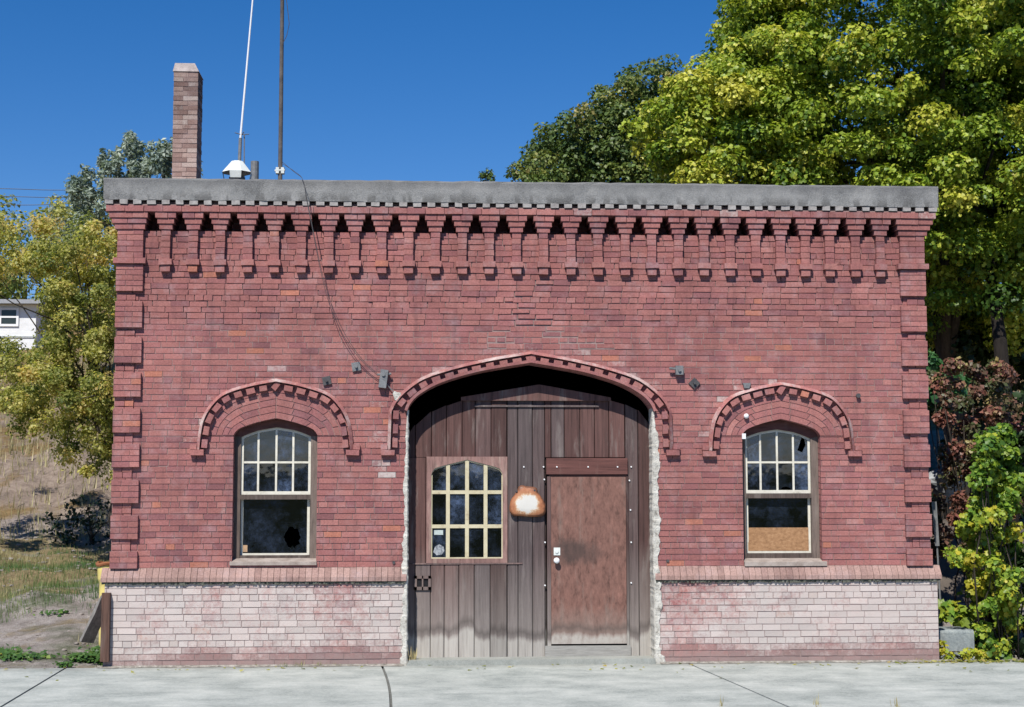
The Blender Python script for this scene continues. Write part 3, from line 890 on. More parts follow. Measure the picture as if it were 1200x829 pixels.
        st = MB(); st.box(X(285, yL), X(291, yL), yL+.006, yL+.013, Z(647, cpx, yL), Z(639, cpx, yL)); st.build('sticker', mat_flat('tan_paper', (.42, .27, .16), .8), Wd)
    else:
        poly_pane(g, [(a, z0-.005), (b, z0-.005), (b, z1+.02), (a, z1+.02)], yL+.012)
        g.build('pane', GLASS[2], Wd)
        pl = MB(); pl.box(a, b, yL+.0, yL+.010, z0, Z(618.5, cpx, yL), jit=.002); pl.build('board', PLY, Wd)
    # concrete sill
    s = MB(); zt = Z(655.8, cpx, 0)
    sx0, sx1 = (o.x0-.02, o.x1+.005) if left else (o.x0+.005, o.x1+.045)
    zb9 = Z(662.5 if left else 663.5, cpx, 0); s.mesh([(sx0, -.03, zb9), (sx1, -.03, zb9), (sx1, -.028, zt-.028), (sx0, -.028, zt-.028), (sx0, .12, zt+.012), (sx1, .12, zt+.012), (sx0, .12, zb9), (sx1, .12, zb9)],
           [(0, 1, 2, 3), (3, 2, 5, 4), (0, 3, 4, 6), (1, 7, 5, 2), (0, 6, 7, 1)])
    s.build('sill', mat_mottled('sill_stone', [(.3, (.20, .16, .135)), (.6, (.36, .31, .275))], 9, 60), Wd)


sash_window(winL, (282.5, 364), (302.4, 323.5, 343.3), 542, 581, 585, 648.5, (324, 501), (512.5, 511.5), 322, True)
sash_window(winR, (873.2, 949.6), (891.4, 911, 930), 542, 579.5, 585, 645.8, (911, 503.5), (513, 514), 911, False)

# ------------------------------------------------------------------ the big door
DY = .22
dd = MB()
zt_, zb_ = Z(424, 621, DY), Z(771, 621, DY)
edgesL = [478, 496, 520, 541, 558, 576, 594]
ylow = 660


TOPC = [(476, 520), (484, 502), (490, 493.5), (506, 482.5), (530, 473), (554, 467), (575, 463.5), (600, 463), (680, 463), (700, 465), (716, 469.5), (740, 476), (758, 486.5), (766, 497), (778, 520)]
TOPX, TOPZ = [X(a, DY) for a, b in TOPC], [Z(b, 621, DY) for a, b in TOPC]


def board(mb, xa, xb, z0, z1, y, r=None, g=None, thick=.03):
    r = random.random() if r is None else r; g = random.gauss(.5, .07) if g is None else g
    ya = y-random.uniform(0, .005)
    zl, zr = (min(z1, float(np.interp(q, TOPX, TOPZ))) for q in (xa, xb))
    a, b = xa+.003, xb-.003; m = .006
    V = [(a, ya+.006, z0), (a+m, ya, z0), (b-m, ya, z0), (b, ya+.006, z0), (a, ya+.006, zl), (a+m, ya, zl), (b-m, ya, zr), (b, ya+.006, zr), (a, ya+thick, z0), (b, ya+thick, z0), (a, ya+thick, zl), (b, ya+thick, zr)]
    mb.mesh(V, [(0, 1, 5, 4), (1, 2, 6, 5), (2, 3, 7, 6), (0, 4, 10, 8), (3, 9, 11, 7), (4, 5, 6, 7, 11, 10), (0, 8, 9, 3, 2, 1)], (r, g, 0))


def zc(px, y=DY): return min(Z(415, 621, y), 9)


xx = lambda p: X(p, DY)
zz = lambda p: Z(p, 621, DY)
# boards above the window and the wicket
for a, b in ((470, 486.5), (486.5, 505.5), (505.5, 523), (523, 541.5), (541.5, 557), (557, 575.5), (575.5, 594)):
    board(dd, xx(a), xx(b), zz(536), zz(463), DY, r=random.uniform(.2, .75))
for a, b in ((646, 661.5), (661.5, 680), (680, 697), (697, 714), (714, 732.5)):
    board(dd, xx(a), xx(b), zz(536), zz(463), DY, r=random.uniform(.2, .85))
# long boards between them and beside the wicket
for a, b, r_ in ((594.5, 607, .78), (607, 624, .8), (624, 638.5, .76), (638.5, 646, .3), (733, 748, .74), (748, 775, .22)):
    board(dd, xx(a), xx(b), zz(771) if a != 638.5 else zz(536), zz(463), DY+.002, r=r_, g=.46)
# boards left of the window and under it
board(dd, xx(470), xx(499.5), zz(660), zz(536.5), DY+.001, r=.35)
for a, b in ((470, 487), (487, 505), (505, 521), (521, 538), (538, 556), (556, 574.5), (574.5, 594)):
    board(dd, xx(a), xx(b), zz(771), zz(660.5), DY, r=random.uniform(.25, .85), g=random.gauss(.5, .09))
dd.box(xx(470), xx(594), DY+.03, DY+.05, zz(771), zz(537) - 1.0, (.1, .2, 0))
dd.box(xx(594), xx(640), DY+.034, DY+.05, zz(771), zz(480), (.1, .2, 0)); dd.box(xx(735), xx(765), DY+.034, DY+.05, zz(771), zz(505), (.1, .2, 0))
dd.box(xx(484), xx(612), DY-.012, DY+.0, zz(661.2), zz(659.6), (.9, .8, 0))
DOOR = dd.build('double_door', DOORW, B)
# header beam, proud of the boards; its lower edge throws a thin shadow
mb = MB(); mb.prism([(xx(540), zz(470)), (xx(716), zz(470)), (xx(716), zz(466)), (xx(632), zz(451)), (xx(540), zz(466))], DY-.035, DY-.007, (.55, .55, 0), 0, True); mb.box(xx(556), xx(702), DY-.02, DY-.006, zz(477.2), zz(475.2), (.8, .7, 0))
mb.build('header_beam', DOORW, DOOR)
mb = MB()
for px_, py_ in ((413, 160), (468, 160), (712, 160), (470, 195), (707, 198), (710, 280), (472, 370), (712, 370), (472, 490), (712, 483)):
    q = at(440+px_/2.375, 480+py_/2.375, DY-.012)
    m1 = MB(); m1.tube([(q.x, DY-.012, q.z), (q.x, DY+.0, q.z)], [.008, .010], 8); m1.build('bolt', WHITEP, DOOR)
# vent with a dark slot
mb = MB(); a, b, c, d = xx(486), xx(505.5), zz(691), zz(674.5)
for q in ((a, b, d-.03, d), (a, b, c, c+.035), (a, a+.03, c, d), (b-.03, b, c, d), ((a+b)/2-.008, (a+b)/2+.008, c, d)): mb.box(q[0], q[1], DY-.02, DY-.004, q[2], q[3], (.9, .5, 0))
mb.box(a+.01, b-.01, DY-.0045, DY-.001, c+.01, d-.01, (.1, 0, 0), 1)
mb.build('mail_slot', [DOORW, DARKRM], DOOR)

# window in the door
dw = empty('door_window', (xx(547), DY, zz(655))); dw.parent = B
gx0, gx1, gz0 = X(505.3, DY), X(589, DY), Z(654.8, 547, DY)
gap = [(0, 0), (22, 5.5), (36, 9.5), (40, 13), (42, 18)]
half = catmull([(a/107, b/107) for a, b in gap], 6); gc = (gx0+gx1)/2; gk = (gx1-gx0)/2/half[-1].x; gza = Z(539, 547, DY)
GA = [(gc-p.x*gk, gza-p.y) for p in reversed(half)] + [(gc+p.x*gk, gza-p.y) for p in half[1:]]
fo = (X(499.8, DY), X(594.5, DY), Z(660, 547, DY), Z(535.4, 547, DY))
mb = MB()
for a, b in zip(GA[:-1], GA[1:]): mb.prism([a, b, (b[0], fo[3]), (a[0], fo[3])], DY-.016, DY+.03, (.72, .62, 0))
mb.box(fo[0], gx0, DY-.016, DY+.03, fo[2], fo[3], (.7, .6, 0)); mb.box(gx1, fo[1], DY-.0155, DY+.03, fo[2], fo[3], (.7, .6, 0)); mb.box(gx0, gx1, DY-.015, DY+.03, fo[2], gz0, (.6, .5, 0))
mb.build('window_frame', mat_wood('pink_wood', [(0, (.16, .085, .075)), (1, (.26, .155, .135))], (25, 25, 4), grey=(.45, .36, .29)), dw)
ztop = lambda x: float(np.interp(x, [p[0] for p in GA], [p[1] for p in GA]))
mb = MB(); mxs = [X(q, DY) for q in (525, 547.3, 569)]
for q in mxs: mb.box(q-.021, q+.021, DY-.008, DY+.02, gz0, ztop(q)-.001)
for q in (577, 617):
    z = Z(q, 547, DY); mb.box(gx0, gx1, DY-.006, DY+.018, z-.02, z+.02)
mb.box(gx0, gx1, DY-.004, DY+.019, gz0, gz0+.014)
for a, b in zip(GA[:-1], GA[1:]): mb.prism([(a[0], a[1]-.016), (b[0], b[1]-.016), b, a], DY-.004, DY+.02)
mb.box(gx0, gx0+.013, DY-.0045, DY+.02, gz0, ztop(gx0)-.001); mb.box(gx1-.013, gx1, DY-.0045, DY+.02, gz0, ztop(gx1)-.001)
mb.build('muntins', CREAM, dw)
ex = [gx0] + mxs + [gx1]; ez = [gz0, Z(617, 547, DY), Z(577, 547, DY)]
for i in range(4):
    for j in range(3):
        a, b = ex[i], ex[i+1]; g = MB()
        if j < 2: poly = [(a, ez[j]), (b, ez[j]), (b, ez[j+1]), (a, ez[j+1])]
        else: poly = [(a, ez[2]), (b, ez[2]), (b, ztop(b)-.002)] + [(x, ztop(x)-.002) for x in np.linspace(b, a, 7)[1:-1]] + [(a, ztop(a)-.002)]
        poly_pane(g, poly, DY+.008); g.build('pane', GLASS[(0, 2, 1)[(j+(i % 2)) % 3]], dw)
mb = MB(); mb.box(X(509, DY), X(519.5, DY), DY+.004, DY+.007, Z(627, 515, DY), Z(621.5, 515, DY)); mb.build('sticker', mat_flat('pale_paper', (.42, .48, .46), .8), dw)
mb = MB(); P_ = [(508, 647), (512, 651), (518, 650), (521, 646), (520, 641), (515, 638), (510, 641)]
mb.prism([(X(a, DY), Z(b, 515, DY)) for a, b in P_], DY+.004, DY+.007, back=True); mb.build('decal', mat_mottled('faded_decal', [(.4, (.10, .11, .13)), (.55, (.36, .38, .40))], 40, 120), dw)
tp = empty('wicket_door', (xx(689), DY, zz(771))); tp.parent = B
mb = MB(); mb.box(xx(645.5), xx(733), DY-.012, DY+.02, zz(755), zz(558.5), (.5, .5, 0)); mb.build('door_panel', PANEL, tp)
mb = MB(); mb.box(xx(640), xx(735), DY-.034, DY+.0, zz(556), zz(537), (.5, .5, 0)); mb.box(xx(643), xx(735), DY-.02, DY+.02, zz(558), zz(556.2), (.2, .3, 0)); mb.build('lintel_board', LINTW, tp)
mb = MB(); mb.box(xx(641), xx(645.2), DY-.016, DY+.02, zz(771), zz(558.6), (.7, .5, 0)); mb.box(xx(733.3), xx(736), DY-.018, DY+.02, zz(771), zz(558.6), (.2, .35, 0)); mb.build('door_frame', DOORW, tp)
mb = MB(); mb.box(xx(638), xx(737.5), DY-.024, DY-.013, zz(771), zz(757), (.5, .5, 0)); mb.build('bottom_rail', mat_mottled('grey_board', [(.3, (.21, .20, .185)), (.6, (.33, .32, .295))], 8, 60, stretch=(1, 1, 12)), tp)
mb = MB(); mb.box(xx(641), xx(736), DY+.021, DY+.04, zz(771), zz(556), (.1, .1, 0)); mb.build('backing', DARKRM, tp)
kx, kz = xx(651.5), zz(657)
mb = MB(); n = 10; R_ = [(0, .030), (.012, .031), (.022, .018), (.032, .016), (.038, .028), (.055, .033), (.066, .026), (.07, .006)]
mb.tube([(kx, DY-.012-d, kz) for d, r_ in R_], [r_ for d, r_ in R_], 14); mb.build('knob', WHITEP, tp, True)
mb = MB(); mb.box(xx(648.5), xx(656), DY-.018, DY-.011, zz(651), zz(642)); mb.tube([(xx(652), DY-.026, zz(646.5)), (xx(652), DY-.012, zz(646.5))], .02, 12); mb.build('lock', GALV, tp)
for px_, py_ in ((505, 160), (592, 160), (674, 160)):
    q = at(440+px_/2.375, 480+py_/2.375, DY-.04); m1 = MB(); m1.tube([(q.x, DY-.042, q.z), (q.x, DY-.03, q.z)], [.008, .010], 8); m1.build('bolt', WHITEP, tp)

# rough plaster on the jambs, with broken edges on the wall face
for sg, xe, name in ((-1, door.x0, 'jamb_plaster'), (1, door.x1, 'jamb_plaster')):
    mb = MB(); N = 110; z0, z1 = 0.0, Z(481 if sg < 0 else 474, 621)
    for i in range(N):
        def row(k):
            z = z0+(z1-z0)*k/N
            random.seed(k*31+(5 if sg < 0 else 77))
            q9 = math.sin(k*.53+sg)*.5+math.sin(k*.21+2*sg)*.7+math.sin(k*1.37)*.3
            w = (.045 if sg < 0 else .062)+.018*q9+random.uniform(-.006, .006)
            if sg < 0: w *= 1.25-.75*k/N
            if k > N*.86: w *= max(.12, (N-k)/(N*.14))
            if k < 4: w += .03
            fy = (PY if z < ZB1 else 0.0)-.010-random.uniform(0, .006)
            inn = random.uniform(0, .008)
            return [(xe-sg*(.012+inn), DY+.02, z), (xe-sg*(.012+inn), fy+.02, z), (xe-sg*(.004), fy, z), (xe+sg*w*.85, fy, z), (xe+sg*w, fy+.02, z)]
        a, b = row(i), row(i+1)
        for k in range(4): mb.face([a[k], a[k+1], b[k+1], b[k]])
    mb.build(name, PLASTER, B)
random.seed(99)

# threshold slab
mb = MB(); mb.prism([(door.x0+.0, .001), (door.x1, .001), (door.x1-.01, Z(771, 621, .05)-.004), (door.x0+.03, Z(771.5, 621, .05)-.004)], -.075, DY+.04, jit=.004)
mb.build('threshold', WALK, B)

# ironwork on the wall
def diamond(px_, py_, rot, s=.05, dk=IRON):
    q = at(px_, py_, 0); mb = MB()
    P = [(q.x+s*math.cos(rot+k*math.pi/2)*1.35, q.z+s*math.sin(rot+k*math.pi/2)*1.35) for k in range(4)]
    mb.prism(P, -.024, .01, back=True); mb.tube([(q.x, -.05, q.z), (q.x, -.02, q.z)], .016, 6)
    mb.build('tie_plate', dk, B)


diamond(383, 446.5, 1.0, .048); diamond(417.5, 430, .95, .05, IRONG); diamond(813.5, 449.5, 1.57, .048)
q = at(449.5, 444.5); mb = MB(); c_, s_ = math.cos(-.13), math.sin(-.13)
P = [(q.x+x_*c_-z_*s_, q.z+x_*s_+z_*c_) for x_, z_ in ((-.042, -.1), (.042, -.1), (.042, .1), (-.042, .1))]
mb.prism(P, -.075, .0, back=True); mb.tube([(q.x-.07, -.05, q.z+.045), (q.x+.085, -.05, q.z+.055)], .012, 6); mb.tube([(q.x, -.09, q.z+.045), (q.x, -.07, q.z+.045)], .02, 8); mb.build('wire_bracket', IRONG, B)
q = at(795, 434.5); mb = MB(); mb.box(q.x-.04, q.x+.045, -.07, .0, q.z-.05, q.z+.05); mb.tube([(q.x-.11, -.05, q.z+.02), (q.x, -.05, q.z+.012)], .013, 6); mb.tube([(q.x, -.09, q.z), (q.x, -.065, q.z)], .018, 8); mb.build('wire_bracket', IRONG, B)
q = at(874.3, 452.5); mb = MB(); mb.prism([(q.x-.028, q.z-.03), (q.x+.026, q.z-.03), (q.x+.045, q.z+.03), (q.x-.045, q.z+.03)], -.05, .0, back=True); mb.build('insulator', IRONG, B)
q = at(1005, 464); mb = MB(); mb.tube([(q.x, -.04, q.z), (q.x, 0, q.z)], [.026, .022], 10); mb.build('wall_knob', IRON, B)
q = at(874, 488); mb = MB(); mb.tube([(q.x, -.05, q.z), (q.x, -.03, q.z), (q.x, -.005, q.z)], [.018, .03, .024], 10); mb.build('insulator', WHITEP, B, True)
q = at(871.3, 511.5); mb = MB(); mb.box(q.x-.02, q.x+.02, -.03, .01, q.z-.03, q.z+.03); mb.build('insulator', WHITEP, B)
for px_, py_ in ((461.5, 659.5), (782.5, 657.5)):
    q = at(px_, py_); mb = MB(); mb.tube([(q.x, -.012, q.z), (q.x, .0, q.z)], .017, 8); mb.build('wall_pin', IRON, B)
q = at(465, 464, -.05); mb = MB()
P = [(q.x+.045*math.cos(k*.7)*(1+.3*math.sin(k*2.3)), q.z+.055*math.sin(k*.7)*(1+.3*math.cos(k*1.7))) for k in range(9)]
mb.prism(P, -.055, .0, back=True); mb.build('plaster_patch', PLASTER, B)

# chimney standing on the roof
mb = MB(); cy = 4.0
cx0, cx1 = at(202.5, 140, cy).x, at(231.5, 140, cy).x
top_z, z = at(215, 84, cy).z, 4.7
cd_ = .45; n = int((top_z-z)/.066)
for c in range(n):
    za, zb = z+c*.066, z+(c+1)*.066
    dk = .5-.36*max(0, (za-top_z+.85)/.85)*random.uniform(.4, 1.3)
    for k, (a, b) in enumerate(((0, .6), (.6, 1)) if c % 2 else ((0, .4), (.4, 1))):
        j = random.uniform(-.004, .004)
        mb.box(cx0+(cx1-cx0)*a+.003, cx0+(cx1-cx0)*b-.003, cy+j, cy+.1, za+.004, zb-.004, (random.random(), dk, random.uniform(.1, .4)), 0, .003)
    mb.box(cx0+.004, cx1-.004+random.uniform(-.004, .004), cy+.101, cy+cd_, za+.004, zb-.004, (random.random(), dk, .1), 0, .003)
mb.box(cx0+.006, cx1-.006, cy+.006, cy+cd_-.006, z, top_z, (.5, .5, 0), 1)
CH = mb.build('chimney', [CHIMB, MORTAR], B)
mb = MB(); tz = at(215, 73.5, cy).z; i_ = .05
V = [(cx0-.01, cy-.01, top_z), (cx1+.01, cy-.01, top_z), (cx1+.01, cy+cd_, top_z), (cx0-.01, cy+cd_, top_z), (cx0+.01, cy+.03, tz), (cx1-.055, cy+.03, tz), (cx1-.055, cy+cd_-.05, tz), (cx0+.01, cy+cd_-.05, tz)]
mb.mesh(V, [(0, 1, 5, 4), (1, 2, 6, 5), (2, 3, 7, 6), (3, 0, 4, 7), (4, 5, 6, 7), (3, 2, 1, 0)]); mb.build('chimney_cap', mat_mottled('cap_mortar', [(.3, (.24, .20, .19)), (.6, (.44, .38, .36))], 10, 60), CH)

# ------------------------------------------------------------------ things on the roof and wall
yv = 1.6
q = at(278, 200, yv); V0 = empty('roof_ventilator', (q.x, yv, 4.72), 'faceted pale metal roof ventilator hood peeping over the coping', 'ventilator')
mb = MB(); zt, zm_, zl = at(278, 189.5, yv).z, at(278, 203, yv).z, at(278, 211, yv).z
r1, r2 = (at(295.5, 200, yv).x-at(261, 200, yv).x)/2, .07
ring = lambda r_, z_, n=8: [(q.x+r_*math.cos(2*math.pi*(k+.5)/n), yv+r_*math.sin(2*math.pi*(k+.5)/n), z_) for k in range(n)]
Vv = ring(r2, zt) + ring(r1*1.05, zm_) + ring(r1*.95, zl)
mb.mesh(Vv, [(k, (k+1) % 8, (k+1) % 8+8, k+8) for k in range(8)] + [(k+8, (k+1) % 8+8, (k+1) % 8+16, k+16) for k in range(1, 8, 2)] + [tuple(range(7, -1, -1))]); mb.build('vent_hood', GALV, V0)
mb = MB(); mb.tube([(q.x, yv, 4.72), (q.x, yv, zl+.03)], r1*.55, 14); mb.build('vent_pipe', IRONG, V0)

y_ = 1.9
b0, t0 = at(280, 205, y_), at(301.5, -60, y_)
mid = at(281.8, 162, y_)
A = empty('whip_antenna', (b0.x, y_, 4.72), 'tall slanting white whip antenna above the pale ventilator', 'antenna')
mb = MB(); mb.tube([(b0.x, y_, 4.72), tuple(b0), tuple(mid)], .022, 8); mb.build('base', IRONG, A)
mb = MB(); mb.tube([tuple(mid), tuple(t0)], [.014, .009], 8); mb.build('rod', WHITEP, A)
mb = MB(); m2 = at(283.5, 158, y_)
for k in range(4):
    w = k*math.pi/2+.4; mb.tube([tuple(m2), (m2.x+.09*math.cos(w), m2.y+.09*math.sin(w), m2.z+.015)], .006, 5)
mb.tube([(m2.x+.03, y_, m2.z), (m2.x+.035, y_, b0.z-.1)], .008, 5); mb.build('clamp', IRONG, A)

y_ = .8
b0, t0 = at(328.3, 208, y_), at(331.5, -60, y_)
M = empty('radio_mast', (b0.x, y_, 4.72), 'dark vertical metal mast clamped behind the coping with a loose wire', 'mast')
mb = MB(); q3 = at(329.5, 110, y_); mb.tube([(b0.x-.004, y_, 4.72), tuple(b0), tuple(q3), tuple(t0)], [.026, .026, .024, .022], 10); mb.build('pole', mat_mottled('rusty_steel', [(.3, (.05, .045, .045)), (.6, (.13, .115, .105))], 8, 60, .6), M)
mb = MB()
for k in (-1, 1): mb.box(b0.x+k*.03-.018, b0.x+k*.03+.018, y_-.04, y_+.04, at(328, 204, y_).z, at(328, 197, y_).z)
mb.tube([(b0.x-.06, y_-.03, at(328, 201, y_).z), (b0.x+.06, y_-.03, at(328, 200, y_).z)], .012, 6); mb.build('clamp', GALV, M)
mb = MB(); mb.tube([tuple(at(a, b, y_-.03)) for a, b in ((333, -20), (337, 10), (339, 28), (336, 42), (331, 52))], .004, 5); mb.build('wire', IRON, M)
mb = MB(); q = at(298.5, 200, 2.6); mb.tube([(q.x, 2.6, 4.72), (q.x, 2.6, at(298, 189.5, 2.6).z)], .052, 12)
tag(mb.build('roof_pipe', IRONG), 'short dark grey vent pipe rising between ventilator and mast', 'pipe')

mb = MB()
for dxw in (0, 1):
    o_ = dxw*2.0
    c = [tuple(at(331, 190+o_, .75)), tuple(at(345, 202-o_*.5, .2)), tuple(at(355, 211, -.215)), tuple(at(360-o_*.3, 235, -.23)), tuple(at(368-o_*.3, 275, -.23)), tuple(at(377-o_*.6, 318, -.19)), tuple(at(389-o_*1.2, 358, -.15)), tuple(at(405-o_*1.4, 393, -.11)), tuple(at(424-o_, 421, -.08)), tuple(at(442, 438+o_, -.06))]
    mb.tube([tuple(v) for v in catmull(c, 5)], .003, 5)
tag(mb.build('cable', IRON), 'thin dark twin wire sagging from mast over coping to wall bracket', 'cable')
mb = MB(); mb.tube([tuple(at(a, b, -.03)) for a, b in ((452, 449), (458, 456), (464, 462))], .006, 5)
mb.build('wire_tail', IRONG, B)

# rusted sign on the door
P = [(597.5, 592), (599, 586), (603, 580), (606, 575.5), (608, 570.5), (612, 568.8), (617, 570), (623, 570.5), (628, 571.5), (630, 574), (630.5, 577.5), (634, 582), (638.5, 589), (640, 596), (639, 602), (635, 605), (628, 605.8), (617, 605.5), (608, 604.8), (602, 605), (598, 601), (597, 596)]
pts = catmull([(at(a, b, .15).x, at(a, b, .15).z) for a, b in P]+[(at(*P[0], .15).x, at(*P[0], .15).z)], 3)[:-1]
mb = MB(); ccx = sum(p.x for p in pts)/len(pts); ccz = sum(p.y for p in pts)/len(pts); n = len(pts)
V = [(ccx, .148, ccz)]; F = []
for k, f_, yy in ((0, .45, .150), (1, .85, .155), (2, 1.0, .172)):
    V += [(ccx+(p.x-ccx)*f_, yy, ccz+(p.y-ccz)*f_) for p in pts]
V += [(ccx+(p.x-ccx)*.9, .195, ccz+(p.y-ccz)*.9) for p in pts]
F += [(0, 1+i, 1+(i+1) % n) for i in range(n)]
for k in range(3): F += [(1+k*n+i, 1+(k+1)*n+i, 1+(k+1)*n+(i+1) % n, 1+k*n+(i+1) % n) for i in range(n)]
mb.mesh(V, F)


def mat_enamel(cx, cz):
    t = NT('rusty_enamel'); Pp = t.coord(); s = t.sep(Pp)
    dx = t.math('DIVIDE', t.math('SUBTRACT', s[0], cx), .205); dz = t.math('DIVIDE', t.math('SUBTRACT', s[2], cz-.03), .185)
    d = t.math('SQRT', t.math('ADD', t.math('MULTIPLY', dx, dx), t.math('MULTIPLY', dz, dz)))
    d = t.math('ADD', d, t.math('MULTIPLY', t.math('SUBTRACT', t.noise(Pp, 13, 8, .72), .5), 1.0))
    c = t.ramp(d, [(.50, (.62, .60, .55)), (.56, (.58, .42, .28)), (.66, (.42, .19, .09)), (.86, (.34, .13, .06)), (1.0, (.16, .07, .04))])
    k = t.noise(Pp, 26, 5, .65)
    c = t.mix(t.math('MULTIPLY', t.maprange(k, .6, .7, 0, .9), t.maprange(s[2], cz+.05, cz+.12, 0, 1)), c, (.06, .045, .04))
    return t.finish(c, .5, k, .2, .005, .4)


ob = mb.build('metal_sign', mat_enamel(ccx, ccz), smooth=True)
tag(ob, 'small bulging white enamel plate with rusty edges hanging on the wooden door', 'sign')
for px_, py_ in ((605.5, 576), (626.5, 575)):
    q = at(px_, py_, .165); m1 = MB(); m1.tube([(q.x, .152, q.z), (q.x, .168, q.z)], [.010, .013], 8); m1.build('bolt', IRON, ob)
mb = MB(); mb.tube([(ccx, .194, ccz), (ccx, DY+.002, ccz)], .02, 6); mb.build('bracket', IRON, ob)

# ------------------------------------------------------------------ ground, sidewalk, road
prof_y = [-60, -2.2, 0, 1.5, 4, 7, 10, 14, 17, 25, 35, 58, 90, 400, 900]
prof_z = [-.22, -.22, -.045, .05, .42, .62, .80, 1.45, 2.5, 4.3, 6.6, 11.2, 12.5, 13, 13]
gx = np.unique(np.r_[np.linspace(-900, -40, 16), np.linspace(-40, -14, 30), np.linspace(-14, 14, 130), np.linspace(14, 40, 30), np.linspace(40, 900, 16)])
gy = np.unique(np.r_[np.linspace(-900, -60, 12), np.linspace(-60, -2, 20), np.linspace(-2, 20, 110), np.linspace(20, 60, 50), np.linspace(60, 900, 20)])
GX, GY = np.meshgrid(gx, gy)


def ground_h(x, y):
    x = np.asarray(x, float); y = np.asarray(y, float)
    h = np.interp(y, prof_y, prof_z)
    bump = .045*np.sin(x*1.3+y*.7)+.03*np.sin(x*2.7-y*1.9+1)+.022*np.sin(x*5.1+2*y)+.015*np.sin(9*x-7*y)
    h = h+bump*np.clip((y-.6)/3, 0, 1.6)
    big = .3*np.sin(x*.11+1)*np.clip((y-14)/20, 0, 1)
    h = h+big
    inside = np.clip(1-np.maximum(np.maximum(np.abs(x)-4.55, 0)/.7, np.maximum(y-9.0, 0)/1.2), 0, 1)*(y > -1)
    h = h*(1-inside)+(-.06)*inside
    far = np.clip((-y-40)/60, 0, 1)
    return h+far*6*np.clip((-y-40)/200, 0, 1)


GZ = ground_h(GX, GY)
V = np.c_[GX.ravel(), GY.ravel(), GZ.ravel()]; nx = len(gx)
F = [(j*nx+i, j*nx+i+1, (j+1)*nx+i+1, (j+1)*nx+i) for j in range(len(gy)-1) for i in range(nx-1)]
me = bpy.data.meshes.new('ground'); me.from_pydata([tuple(v) for v in V], [], F); me.polygons.foreach_set('use_smooth', np.ones(len(F), bool))


def mat_ground():
    t = NT('dry_ground'); P = t.coord(); s = t.sep(P)
    a = t.noise(P, .55, 7, .65); b = t.noise(P, 6, 6, .7); c = t.noise(P, 60, 4, .7)
    dirt = t.ramp(t.math('ADD', t.math('MULTIPLY', b, .6), t.math('MULTIPLY', c, .4)), [(.32, (.19, .16, .14)), (.5, (.38, .34, .315)), (.7, (.52, .485, .45))])
    straw = t.ramp(t.math('ADD', t.math('MULTIPLY', b, .5), t.math('MULTIPLY', c, .5)), [(.3, (.13, .105, .055)), (.5, (.30, .235, .13)), (.7, (.42, .33, .19))])
    green = t.ramp(c, [(.3, (.035, .06, .02)), (.7, (.11, .14, .05))])
    f = t.math('ADD', t.maprange(s[1], 3.5, 6.5, 0, .5), t.maprange(a, .4, .62, -.25, .5))
    f2 = t.math('SUBTRACT', f, t.math('MULTIPLY', t.math('MULTIPLY', t.maprange(s[1], 10, 13, 0, 1), t.maprange(s[1], 24, 17, 0, 1)), .45))
    col = t.mix(t.maprange(f2, .2, .5, 0, 1), dirt, straw)
    g = t.noise(t.mapping(P, (1, 1, 1), (7, 3, 0)), .8, 6, .65)
    col = t.mix(t.math('MULTIPLY', t.maprange(g, .5, .62, 0, .7), t.maprange(s[1], 9.5, 6, 0, 1)), col, green)
    unseen_dark = t.ramp(c, [(.3, (.02, .03, .01)), (.7, (.045, .06, .02))])  # unseen ground behind the camera, coloured dark to darken the window reflections
    col = t.mix(t.maprange(s[1], -7, -10, 0, 1), col, unseen_dark)
    rb = t.noise(P, 1.7, 8, .72)
    col = t.mix(1.0, col, t.ramp(rb, [(.3, .6), (.7, 1.3)]), 'MULTIPLY')
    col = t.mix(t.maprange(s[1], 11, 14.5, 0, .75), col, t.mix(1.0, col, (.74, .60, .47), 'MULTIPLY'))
    h = t.math('ADD', b, c)
    return t.finish(col, .95, h, .9, .05, .1)


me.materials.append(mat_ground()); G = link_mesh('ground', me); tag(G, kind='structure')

# sidewalk slabs: gaps at the joints seen in the photo
jl = [(ground_pt(72, 786), ground_pt(2, 828)), (ground_pt(448, 783), ground_pt(457, 829)), (ground_pt(812, 780), ground_pt(925, 829))]
YE = -4.6
def jx(l, y): return l[0].x+(l[1].x-l[0].x)*(y-l[0].y)/(l[1].y-l[0].y)
lines = [lambda y, o=o: o for o in (-40, -30, -20, -12)] + [lambda y, l=l: jx(l, y) for l in jl] + [lambda y, o=o: o for o in (10, 18, 28, 40)]
sw = MB()
for k, (l0, l1) in enumerate(zip(lines[:-1], lines[1:])):
    n = 14; gpp = .013
    for i in range(n):
        ya, yb = .0-.045+(YE+.045)*i/n, -.045+(YE+.045)*(i+1)/n
        curve = lambda y: .03*math.sin(math.pi*min(1, max(0, -y/3.6)))
        ca = curve(ya) if k in (4, 5) else 0; cb_ = curve(yb) if k in (4, 5) else 0
        l = lambda y: l0(y)+gpp+(curve(y) if k == 5 else 0); r_ = lambda y: l1(y)-gpp+(curve(y) if k == 4 else 0)
        P4 = [(l(ya), ya, 0), (l(yb), yb, 0), (r_(yb), yb, 0), (r_(ya), ya, 0)]
        sw.face(P4)
        for e in ((0, 1), (2, 3)): sw.face([P4[e[0]], P4[e[1]], (P4[e[1]][0], P4[e[1]][1], -.05), (P4[e[0]][0], P4[e[0]][1], -.05)])
    sw.face([(l(YE), YE, 0), (r_(YE), YE, 0), (r_(YE), YE, -.16), (l(YE), YE, -.16)])
    sw.face([(l(-.045), -.045, 0), (r_(-.045), -.045, 0), (r_(-.045), -.045, -.1), (l(-.045), -.045, -.1)])
SWK = sw.build('sidewalk', WALK); tag(SWK, kind='structure')
